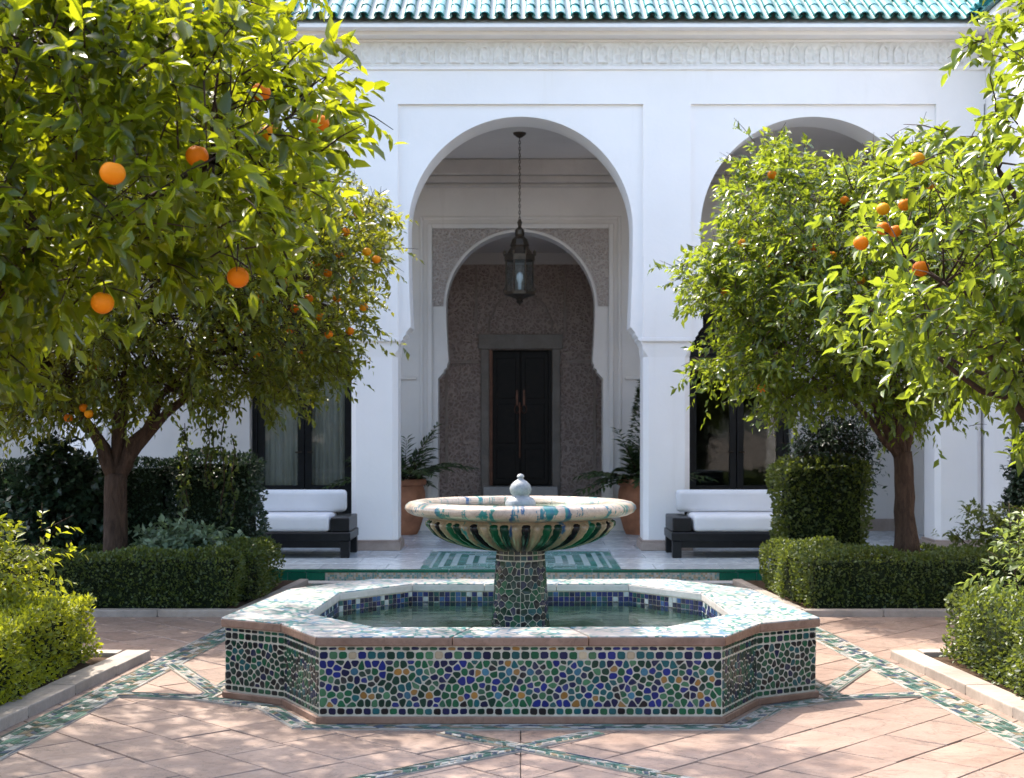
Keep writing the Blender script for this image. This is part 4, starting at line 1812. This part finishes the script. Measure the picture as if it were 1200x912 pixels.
# pedestal
PB, PT_ = 0.03, 0.725
pr = lambda z: 0.158 - 0.026 * min(1, max(0, (z - 0.30) / 0.42)) if z > 0.3 else 0.158
ped = MB()
ped.lathe([(pr(z), z) for z in np.linspace(PB, PT_, 12)], 40, (FC[0], FC[1], 0))
pedestal = ped.obj('pedestal', 'grout', fo, smooth=True)
auto_smooth(pedestal, 40)
circ = 2 * math.pi * 0.148


def ped_map(u, v, h):
    a = u / circ * 2 * math.pi
    r = pr(v) + h
    return (FC[0] + r * math.sin(a), FC[1] - r * math.cos(a), v)


pm = MB()
seeds = []
rows = 10
for r in range(rows):
    for c in range(18):
        seeds.append(((c + (0.5 if r % 2 else 0)) * circ / 18 + 0.012 + random.uniform(-.004, .004), 0.30 + 0.032 * (r + 0.5) * 1.12 + random.uniform(-.003, .003)))
for _ in range(3000):
    p = (random.uniform(0.004, circ - 0.004), random.uniform(0.275, 0.655))
    if all(math.hypot(p[0] - q[0], p[1] - q[1]) > 0.026 for q in seeds):
        seeds.append(p)
for _, poly in voronoi_cells(seeds, (0, circ, 0.27, 0.66), 0.0020):
    vs, fs = tile_piece(chaikin(poly, 0.12), random.uniform(0.002, 0.004), 0.04)
    pm.add([ped_map(*v) for v in vs], fs)
for (va, vb, k) in ((0.664, 0.692, 24), (0.695, 0.722, 24)):
    for i in range(k):
        u0, u1 = circ * i / k + .003, circ * (i + 1) / k - .003
        vs, fs = tile_piece([(u0, va + .002), (u1, va + .002), (u1, vb - .002), (u0, vb - .002)], 0.003, 0.03)
        pm.add([ped_map(*v) for v in vs], fs)
stuff(pm.obj('tile_mosaic', 'mosaic_dark', pedestal))

# bowl
BZ = 0.718
bo = MB()
prof = [(0.02, 0.0), (0.13, 0.0), (0.17, 0.008), (0.30, 0.030), (0.42, 0.070), (0.49, 0.115), (0.515, 0.150), (0.505, 0.172), (0.500, 0.182)]
bo.lathe(prof + [(0.47, 0.20), (0.40, 0.20), (0.02, 0.13)], 96, (0, 0, 0))
bowl = bo.obj('bowl', 'bowl_body', fo, smooth=True)
auto_smooth(bowl, 50)
bowl.location = (FC[0], FC[1], BZ)
# gadroons: raised petals round the underside
NG = 56
GCOL = ['glaze_bottle', 'bowl_body', 'glaze_bottle', 'bowl_body', 'glaze_green', 'glaze_cream', 'glaze_black', 'bowl_body']
gp = [(0.150, 0.006), (0.20, 0.010), (0.30, 0.027), (0.40, 0.060), (0.47, 0.098), (0.510, 0.138), (0.512, 0.158), (0.500, 0.170)]
for i in range(NG):
    a0 = 2 * math.pi * (i + 0.5) / NG
    hw = math.pi / NG * 0.86
    g_ = MB()
    rings = []
    for t, (r, z) in enumerate(gp):
        ring = []
        for k in range(5):
            w_ = (-1 + 2 * k / 4)
            a = a0 + hw * w_ * (0.75 if t in (0,) else 1)
            lift = (1 - w_ * w_) * 0.020 * min(1.0, 0.35 + t * 0.2) * (0.35 if t in (7,) else 1)
            nx_, nz_ = (0.35, -0.93) if t < 3 else (0.7, -0.7) if t < 5 else (1.0, -0.1)
            rr = r + nx_ * (lift - 0.002)
            ring.append((rr * math.cos(a), rr * math.sin(a), z + nz_ * (lift - 0.002)))
        rings.append(ring)
    g_.loft(rings, closed=False, cap=False)
    o = g_.obj('gadroon', GCOL[(i * 3 + (i // 5)) % len(GCOL)], bowl, smooth=True)
ri = MB()
rp = [(0.485, 0.176), (0.54, 0.186), (0.60, 0.196), (0.628, 0.210), (0.642, 0.228), (0.640, 0.246), (0.622, 0.262), (0.59, 0.270), (0.55, 0.270), (0.525, 0.262), (0.515, 0.235), (0.47, 0.2)]
ri.lathe(rp, 96)
rimo = ri.obj('bowl_rim', 'bowl_rim', bowl, smooth=True)
auto_smooth(rimo, 60)
wb = MB().add([(FC[0] + 0.517 * math.cos(2 * math.pi * i / 64), FC[1] + 0.517 * math.sin(2 * math.pi * i / 64), BZ + 0.252) for i in range(64)], [tuple(range(64))])
wo = wb.obj('water', 'water')
structure(wo, 'still water filling the raised bowl of the fountain', 'water')
fi = MB()
fi.lathe([(0.085, 0.205), (0.085, 0.262), (0.078, 0.272), (0.068, 0.285), (0.052, 0.293), (0.047, 0.300), (0.058, 0.318), (0.061, 0.338), (0.053, 0.360), (0.034, 0.378), (0.018, 0.388), (0.016, 0.396), (0.021, 0.404), (0.015, 0.415), (0.003, 0.420)], 28)
fino = fi.obj('finial', 'finial_stone', fo, smooth=True)
fino.location = (FC[0], FC[1], BZ)
auto_smooth(fino, 60)
base_at(fo)
# pool water
wq_ = offset_poly(INN, 0.001)
wp_ = MB().add([(p[0], p[1], 0.300) for p in wq_], [tuple(range(len(wq_)))])
structure(wp_.obj('water', 'water'), 'green pool water inside the mosaic basin', 'water')

# ================================================================== LANTERN
la = thing('hanging_lantern', 'eight-sided brass and glass lantern hanging in the central arch', 'lantern')
lx, ly = -0.01, 16.4
lz = lambda py: H - (py - VY) * ly / F
mt = 'lantern_metal'
MB().lathe([(0.005, CZ - 0.001), (0.075, CZ - 0.001), (0.07, CZ - 0.02), (0.03, CZ - 0.05), (0.008, CZ - 0.06)], 16, (lx, ly, 0)).obj('ceiling_rose', mt, la)
ch = MB()
z = CZ - 0.05
i = 0
while z > lz(262):
    ax = (1, 0) if i % 2 else (0, 1)
    pts = [(lx + ax[0] * 0.010 * math.cos(a), ly + ax[1] * 0.010 * math.cos(a), z - 0.022 + 0.024 * math.sin(a)) for a in np.linspace(0, 2 * math.pi, 9)]
    ch.tube(pts, 0.0045, 4)
    z -= 0.036
    i += 1
ch.obj('chain', mt, la)
R8 = 0.165
zt, zb = lz(306), lz(342)
MB().lathe([(0.012, lz(257)), (0.03, lz(261)), (0.018, lz(266)), (0.055, lz(270)), (0.06, lz(275)), (0.05, lz(277)), (0.09, lz(281)), (0.115, lz(288)), (0.105, lz(290)), (0.135, lz(295)), (0.155, lz(298)), (R8 + 0.02, lz(299)), (R8 + 0.02, zt), (0.02, zt)], 8, (lx, ly, 0), ph=math.pi / 8).obj('dome', mt, la)
for i in range(8):
    a = 2 * math.pi * i / 8 + math.pi / 8
    for (zz, h_) in ((lz(299), 0.05), (lz(342), 0.05)):
        MB().lathe([(0.016, 0), (0.02, h_ * 0.5), (0.003, h_)], 6, (lx + (R8 + 0.018) * math.cos(a), ly + (R8 + 0.018) * math.sin(a), zz - (0 if zz > 3 else 0.01))).obj('crest', mt, la)
for i in range(8):
    a = 2 * math.pi * i / 8 + math.pi / 8
    a2 = a + math.pi / 4
    p, q = (lx + R8 * math.cos(a), ly + R8 * math.sin(a)), (lx + R8 * math.cos(a2), ly + R8 * math.sin(a2))
    MB().tube([(p[0], p[1], zb), (p[0], p[1], zt)], 0.011, 6).obj('bar', mt, la)
    gl = MB()
    gl.add([(p[0], p[1], zb), (q[0], q[1], zb), (q[0], q[1], zt), (p[0], p[1], zt)], [(0, 1, 2, 3)])
    gl.obj('pane', 'lantern_glass', la)
MB().lathe([(0.02, zb), (R8 + 0.022, zb), (R8 + 0.022, zb - 0.035), (0.13, zb - 0.05), (0.09, zb - 0.065), (0.05, zb - 0.08), (0.035, zb - 0.10), (0.045, zb - 0.115), (0.012, zb - 0.14), (0.003, zb - 0.16)], 8, (lx, ly, 0), ph=math.pi / 8).obj('base_ring', mt, la)
MB().lathe([(0.004, zb + 0.02), (0.02, zb + 0.03), (0.02, zb + 0.10), (0.038, zb + 0.15), (0.036, zb + 0.19), (0.012, zb + 0.22)], 12, (lx, ly, 0)).obj('bulb', 'bulb', la, smooth=True)
base_at(la)


# ================================================================== BENCHES
def rounded(mb, x0, x1, y0, y1, z0, z1, name, mat, parent, b=0.04):
    o = mb.box(x0, x1, y0, y1, z0, z1).obj(name, mat, parent, bevel=b, seg=4)
    auto_smooth(o, 50)
    return o


def bench(label, x0, x1, inner):
    """inner: x side that carries the open end block (towards the path)"""
    r = thing('bench', label, 'bench', 'black benches with white cushions on the terrace')
    y0, y1 = 14.30, 15.06
    MB().box(x0, x1, y0, y1, 0.27, 0.355).obj('seat_frame', 'black_wood', r, bevel=0.008)
    for lx_ in (x0 + 0.01, x1 - 0.10):
        for ly_ in (y0 + 0.012, y1 - 0.10):
            MB().box(lx_, lx_ + 0.09, ly_, ly_ + 0.09, TZ + 0.001, 0.269).obj('leg', 'black_wood', r, bevel=0.006)
    MB().box(x0 + 0.1, x1 - 0.1, y0 + 0.05, y0 + 0.08, 0.20, 0.269).obj('apron', 'black_wood', r)
    e0, e1 = (x0 + 0.012, x0 + 0.20) if inner < 0 else (x1 - 0.20, x1 - 0.012)
    MB().box(e0, e1, y0 + 0.02, y1 - 0.02, 0.356, 0.50).obj('armrest', 'black_wood', r, bevel=0.010)
    c0, c1 = (e1 + 0.01, x1 - 0.03) if inner < 0 else (x0 + 0.03, e0 - 0.01)
    bk = MB()
    for i in range(5):
        bk.box(c0, c1, y1 - 0.05, y1 - 0.02, 0.36 + i * 0.075, 0.41 + i * 0.075)
    bk.box(c0, c0 + 0.05, y1 - 0.019, y1, 0.30, 0.715)
    bk.box(c1 - 0.05, c1, y1 - 0.019, y1, 0.30, 0.715)
    bk.obj('backrest', 'black_wood', r)
    rounded(MB(), c0 + 0.01, c1, y0 + 0.015, y1 - 0.06, 0.357, 0.525, 'seat_cushion', 'cushion', r, 0.05)
    o = rounded(MB(), c0 - 0.10 if inner < 0 else c0 + 0.01, c1 if inner < 0 else c1 + 0.10, y1 - 0.26, y1 - 0.055, 0.527, 0.75, 'back_cushion', 'cushion', r, 0.05)
    base_at(r)
    return r


bench('black wooden bench with white cushions beside the left column and glass door with curtains', -3.25, -1.68, 1)
bench('black wooden bench with white cushions before the dark arched doorway', 1.49, 3.05, -1)


# ================================================================== POTTED PLANTS
def potted(label, x, y, h, tall):
    r = thing('potted_plant', label, 'potted plant', 'terracotta pots with palms in the gallery')
    prof = [(0.02, 0), (0.17, 0), (0.20, 0.05), (0.25, 0.22), (0.275, 0.40), (0.265, 0.52), (0.245, 0.58), (0.275, 0.60), (0.285, 0.64), (0.275, 0.665), (0.245, 0.665), (0.235, 0.60), (0.02, 0.60)]
    p = MB().lathe(prof, 36, (x, y, TZ + 0.001)).obj('pot', 'terracotta', r, smooth=True)
    auto_smooth(p, 40)
    MB().lathe([(0.01, 0.60), (0.236, 0.605), (0.01, 0.63)], 20, (x, y, TZ)).obj('soil', 'soil', r)
    st, P_, D_, N_, L_ = MB(), [], [], [], []
    for k in range(34):
        a = random.uniform(0, 2 * math.pi)
        el = random.uniform(0.35, 1.35)
        ln = random.uniform(0.45, 0.8) * h
        p0 = Vector((x + random.uniform(-.05, .05), y + random.uniform(-.05, .05), TZ + 0.58))
        v = Vector((math.cos(a) * math.cos(el), math.sin(a) * math.cos(el), math.sin(el))) * ln
        if p0.y + v.y > GY - 0.12:
            v.y = GY - 0.14 - p0.y
        pts = []
        for i in range(8):
            t = i / 7
            q = p0 + v * t
            q.z -= 0.45 * ln * t * t * math.cos(el)
            pts.append(q)
        st.tube(pts, [0.008 * (1 - 0.8 * i / 7) for i in range(8)], 5)
        for i in range(2, 8):
            t = (pts[i] - pts[i - 1]).normalized()
            sd = t.cross(Vector((0, 0, 1)))
            if sd.length < 0.01:
                sd = Vector((1, 0, 0))
            sd.normalize()
            for s in (-1, 1):
                for kk in range(2):
                    P_.append(tuple(pts[i].lerp(pts[i - 1], kk * 0.5)))
                    D_.append(tuple(t * 0.8 + sd * s * 0.8 + Vector((0, 0, random.uniform(-.4, .2)))))
                    N_.append((random.uniform(-.3, .3), random.uniform(-.3, .3), 1))
                    L_.append(random.uniform(0.14, 0.24) * (1.15 - 0.08 * i))
    if tall:
        for k in range(1500):
            zz = random.uniform(0.75, 1.95)
            rr = 0.16 * (1 - max(0, (zz - 1.2)) / 0.9) + 0.05
            a = random.uniform(0, 6.283)
            P_.append((x + 0.10 + rr * math.cos(a), y + rr * 0.8 * math.sin(a), zz))
            D_.append((math.cos(a), math.sin(a), random.uniform(-.2, .8)))
            N_.append((random.uniform(-.5, .5), random.uniform(-.5, .5), 1))
            L_.append(random.uniform(0.05, 0.09))
        st.tube([(x + 0.1, y, TZ + 0.58), (x + 0.1, y, 1.9)], [0.018, 0.008], 6)
    st.obj('stem', 'bark', r, smooth=True)
    L_ = np.array(L_)
    stuff(link('foliage', leaf_mesh('foliage', np.array(P_), np.array(D_), np.array(N_), L_, L_ * 0.24 if not tall else L_ * 0.32, L4, 'leaf_palm'), r))
    base_at(r)


potted('terracotta pot with a spreading palm against the gallery wall behind the left column', -1.42, 17.55, 1.5, False)
potted('terracotta pot with palm fronds and a taller dark bush behind the right column', 1.45, 17.55, 1.35, True)

# ================================================================== HEDGES AND SHRUBS
hedge('box_hedge', 'low clipped hedge of bright yellow-green leaves in the kerbed bed', 'hedge',
      [(-4.6, -2.50, 6.2, 8.52, 0.43)], 5200, 0.026, 'leaf_hedge_bright')
hedge('box_hedge', 'low clipped mid-green hedge in the kerbed bed on the sunny side', 'hedge',
      [(2.50, 4.8, 5.6, 8.52, 0.43)], 5200, 0.026, 'leaf_hedge')
hedge('box_hedge', 'low clipped hedge round the orange tree with three limbs, in deep shade', 'hedge',
      [(-5.6, -2.16, 10.86, 11.30, 0.43), (-2.58, -2.08, 11.30, 12.35, 0.43), (-5.6, -2.58, 12.1, 12.4, 0.36)], 4600, 0.026, 'leaf_hedge')
hedge('box_hedge', 'low clipped hedge round the orange tree with the forked trunk', 'hedge',
      [(2.16, 5.0, 10.86, 11.30, 0.43), (2.08, 2.58, 11.30, 12.35, 0.43), (2.58, 4.85, 12.1, 12.4, 0.36)], 4600, 0.026, 'leaf_hedge')
hedge('tall_hedge', 'tall square-clipped hedge block beside the left bench', 'hedge',
      [(-3.02, -2.30, 12.5, 13.0, 1.13)], 2600, 0.036, 'leaf_dark', depth=0.05)
hedge('tall_hedge', 'long dark clipped hedge behind the trunk with three limbs', 'hedge',
      [(-5.2, -3.06, 12.6, 13.05, 1.09)], 2200, 0.036, 'leaf_dark', depth=0.05)
hedge('tall_hedge', 'tall clipped hedge block beside the right bench', 'hedge',
      [(2.27, 3.00, 12.5, 13.0, 1.08)], 3000, 0.036, 'leaf_hedge', depth=0.05)

shrub('shrub', 'loose light green shrub growing out of the bright yellow-green hedge', 'shrub', (-3.0, 8.05, 0.56), (0.42, 0.35, 0.32), 120, 3, 7, 0.16, 0.06, 'leaf_hedge_bright', stems=8)
shrub('shrub', 'low shrub with pale silvery leaves under the tree with three limbs', 'shrub', (-2.78, 11.75, 0.40), (0.36, 0.28, 0.18), 110, 4, 6, 0.12, 0.08, 'leaf_pale', wid=0.55, stems=6)
shrub('shrub', 'loose green shrub rising behind the mid-green hedge by the wing wall', 'shrub', (3.12, 9.05, 0.62) if False else (3.02, 8.2, 0.58), (0.32, 0.3, 0.32), 80, 3, 7, 0.16, 0.06, 'leaf_shrub', stems=8)
shrub('climbing_shrub', 'dark rambling ivy bush in front of the long dark hedge', 'shrub', (-3.95, 12.42, 0.72), (0.42, 0.10, 0.62), 260, 3, 7, 0.12, 0.07, 'leaf_dark', wid=0.7, stems=8)
shrub('climbing_shrub', 'dark columnar shrub with a bare pole behind the right hedge block', 'shrub', (2.75, 12.75, 1.15), (0.34, 0.14, 0.50), 300, 3, 7, 0.13, 0.05, 'leaf_dark', stems=6)
shrub('ivy', 'dark ivy column climbing the white wing wall', 'ivy', (4.72, 13.55, 0.80), (0.12, 0.22, 0.62), 330, 3, 6, 0.09, 0.05, 'leaf_dark', wid=0.7, stems=6)
shrub('shrub', 'small dark leafy shrub at the foot of the wing wall', 'shrub', (4.2, 12.65, 0.42), (0.42, 0.25, 0.28), 90, 3, 7, 0.14, 0.07, 'leaf_hedge', stems=6)


# trailing vine over the left hedge block
def vine(label, x0, x1, y, z0, z1, n):
    r = thing('vine', label, 'vine')
    st, P_ = MB(), []
    for k in range(n):
        x = random.uniform(x0, x1)
        zt_ = random.uniform(z0 + 0.2, z1)
        zb_ = z0 - random.uniform(0.1, 0.6)
        pts = [(x + 0.02 * math.sin(i * 1.7 + k), y - 0.02 - 0.02 * (i / 7), zt_ + (zb_ - zt_) * i / 7) for i in range(8)]
        st.tube(pts, 0.005, 4)
        for i in range(90):
            t = random.random()
            P_.append((x + random.gauss(0, 0.025), y - 0.03 + random.gauss(0, 0.02), zt_ + (zb_ - zt_) * t))
    stuff(st.obj('stems', 'bark', r))
    P_ = np.array(P_)
    m = len(P_)
    L = 0.05 * rng.uniform(0.6, 1.3, m)
    stuff(link('foliage', leaf_mesh('foliage', P_, unit(rng.normal(0, .6, (m, 3)) + np.array([0, -.3, -.8])), unit(rng.normal(0, .5, (m, 3)) + np.array([0, -1., .4])), L, L * 0.5, L2, 'leaf_hedge'), r))
    base_at(r)


vine('green vine trailing from the tree branches over the left hedge block', -2.95, -2.38, 12.45, 1.05, 1.75, 6)

# ================================================================== ORANGE TREES
def fruit(px, py, r_px, r_m=0.038):
    d = r_m * F / r_px
    return (Pt(px, py, d), r_m, True)


def fruit_at(px, py, d, r_m=0.036):
    return (Pt(px, py, d), r_m)


random.seed(21)
rng = np.random.default_rng(5)
# near left tree: crown hangs into the picture, trunk outside it
nl = [fruit(132, 203, 15), fruit(231, 183, 13.5), fruit(317, 158, 12), fruit(297, 163, 10.5), fruit(279, 325, 13), fruit(120, 355, 13.5), fruit(230, 23, 12), fruit(251, 33, 10.5), fruit_at(375, 145, 5.5), fruit_at(306, 108, 5.4)]
orange_tree('leafy orange tree with large ripe oranges, overhanging the bright yellow-green hedge',
            (-3.15, 5.9, 0.02), (-3.1, 5.95, 1.4), 0.10,
            [dict(poly=[(-420, -140), (100, -150), (300, -60), (335, 10), (370, 60), (412, 105), (402, 200), (372, 262), (330, 318), (270, 335), (190, 330), (130, 372), (60, 385), (20, 450), (-60, 470), (-520, 430)], d=5.35, th=0.85, n=620, twigs=5, per=9, tl=0.17, pad=34, soft=130),
             dict(poly=[(-420, -560), (300, -560), (430, -300), (400, -60), (330, 60), (250, 150), (60, 200), (-420, 200)], d=8.3, th=1.4, n=480, twigs=5, per=9, tl=0.2, pad=20, soft=120)],  # rear crown, mostly out of view, added to shade the paving
            0.082, 'leaf_citrus', [(Pt(60, 60, 5.2), 0.05), (Pt(250, 190, 5.3), 0.045), (Pt(-200, 0, 5.0), 0.05), (Pt(180, -80, 5.4), 0.045), (Pt(-250, 260, 5.5), 0.04), (Pt(60, 280, 5.0), 0.035), (Pt(120, -60, 7.6), 0.05), (Pt(-100, -200, 8.0), 0.05), (Pt(260, -260, 7.8), 0.045)], nl)

# left tree in the hedged bed
fl = [fruit_at(a, b, 10.95 + random.uniform(-.1, .3), 0.034) for a, b in ((430, 295), (441, 304), (420, 250), (372, 308), (310, 356), (385, 392), (352, 415), (340, 386), (112, 432), (80, 490), (104, 485), (98, 478), (303, 350), (332, 330), (414, 330), (395, 350), (362, 350), (405, 272), (327, 300), (350, 270), (280, 385), (384, 320), (426, 360), (300, 415), (255, 400), (345, 362), (318, 390), (398, 300), (376, 372), (410, 388))]
orange_tree('orange tree with three limbs and many small fruits in the shaded hedged bed',
            (-3.24, 11.62, 0.02), Pt(135, 555, 11.62), 0.105,
            [dict(poly=[(-60, 150), (200, 60), (330, 150), (400, 215), (448, 225), (470, 288), (440, 330), (436, 390), (405, 440), (372, 455), (330, 485), (290, 470), (240, 478), (150, 480), (40, 510), (-60, 500), (-160, 400)], d=11.7, th=1.25, n=1500, twigs=5, per=9, tl=0.20, pad=22, soft=90)],
            0.075, 'leaf_citrus_far', [(Pt(60, 440, 11.5), 0.06), (Pt(215, 430, 11.7), 0.068), (Pt(150, 380, 11.8), 0.055), (Pt(330, 350, 11.6), 0.045), (Pt(-20, 330, 11.9), 0.045), (Pt(240, 250, 12.2), 0.045)], fl, L4, tips=0.5)

# right tree in the hedged bed
fr_ = [fruit_at(a, b, 11.1, 0.036) for a, b in ((1009, 250), (975, 300), (965, 340), (990, 235), (905, 205), (870, 285), (850, 342), (900, 310), (955, 290), (893, 455), (1010, 330), (930, 350))]
orange_tree('orange tree with a forked trunk and sunlit crown inside the low hedge',
            Pt(1062, 652, 11.7) * 1.0, Pt(1058, 530, 11.7), 0.088,
            [dict(poly=[(782, 325), (800, 285), (846, 282), (848, 225), (882, 160), (922, 156), (955, 185), (1000, 190), (1070, 160), (1180, 220), (1190, 420), (1120, 500), (1050, 495), (985, 470), (900, 488), (860, 445), (812, 448), (812, 405), (862, 392), (798, 352)], d=11.7, th=1.1, n=950, twigs=5, per=9, tl=0.19, pad=20, soft=80)],
            0.078, 'leaf_citrus_right', [(Pt(1010, 440, 11.6), 0.058), (Pt(1085, 440, 11.8), 0.05), (Pt(940, 330, 11.6), 0.042), (Pt(1060, 300, 11.8), 0.045), (Pt(890, 400, 11.4), 0.03), (Pt(1000, 250, 12.0), 0.035)], fr_, L4, tips=0.5)

# near right tree, trunk outside the picture
nr_ = [fruit(1079, 315, 10), fruit(1075, 187, 9, 0.034), fruit(1035, 268, 8, 0.032), fruit(1049, 271, 8, 0.032), fruit(1009, 285, 9, 0.033), fruit(1035, 245, 8, 0.03), fruit_at(1090, 215, 6.7, 0.03), fruit_at(1060, 240, 6.7, 0.03)]
orange_tree('orange tree with a slanting limb reaching over the mid-green hedge',
            (3.0, 6.75, 0.02), (2.75, 6.75, 1.25), 0.085,
            [dict(poly=[(1000, 215), (1040, 165), (1084, 128), (1112, 150), (1150, 112), (1170, 80), (1138, 62), (1185, 10), (1200, -120), (1400, -380), (1750, -380), (1750, 380), (1400, 600), (1230, 540), (1185, 500), (1150, 462), (1110, 470), (1060, 440), (1000, 452), (965, 475), (955, 440), (1000, 400), (985, 320)], d=6.75, th=0.9, n=640, twigs=5, per=9, tl=0.16, pad=20, soft=110)],
            0.080, 'leaf_citrus_right', [(Pt(1135, 385, 6.7), 0.05), (Pt(1060, 300, 6.6), 0.03), (Pt(1170, 200, 6.8), 0.045), (Pt(1330, 50, 6.7), 0.05), (Pt(1420, 250, 6.9), 0.045), (Pt(1100, 420, 6.5), 0.03)], nr_)

base_at(bld)
base_at(wing)
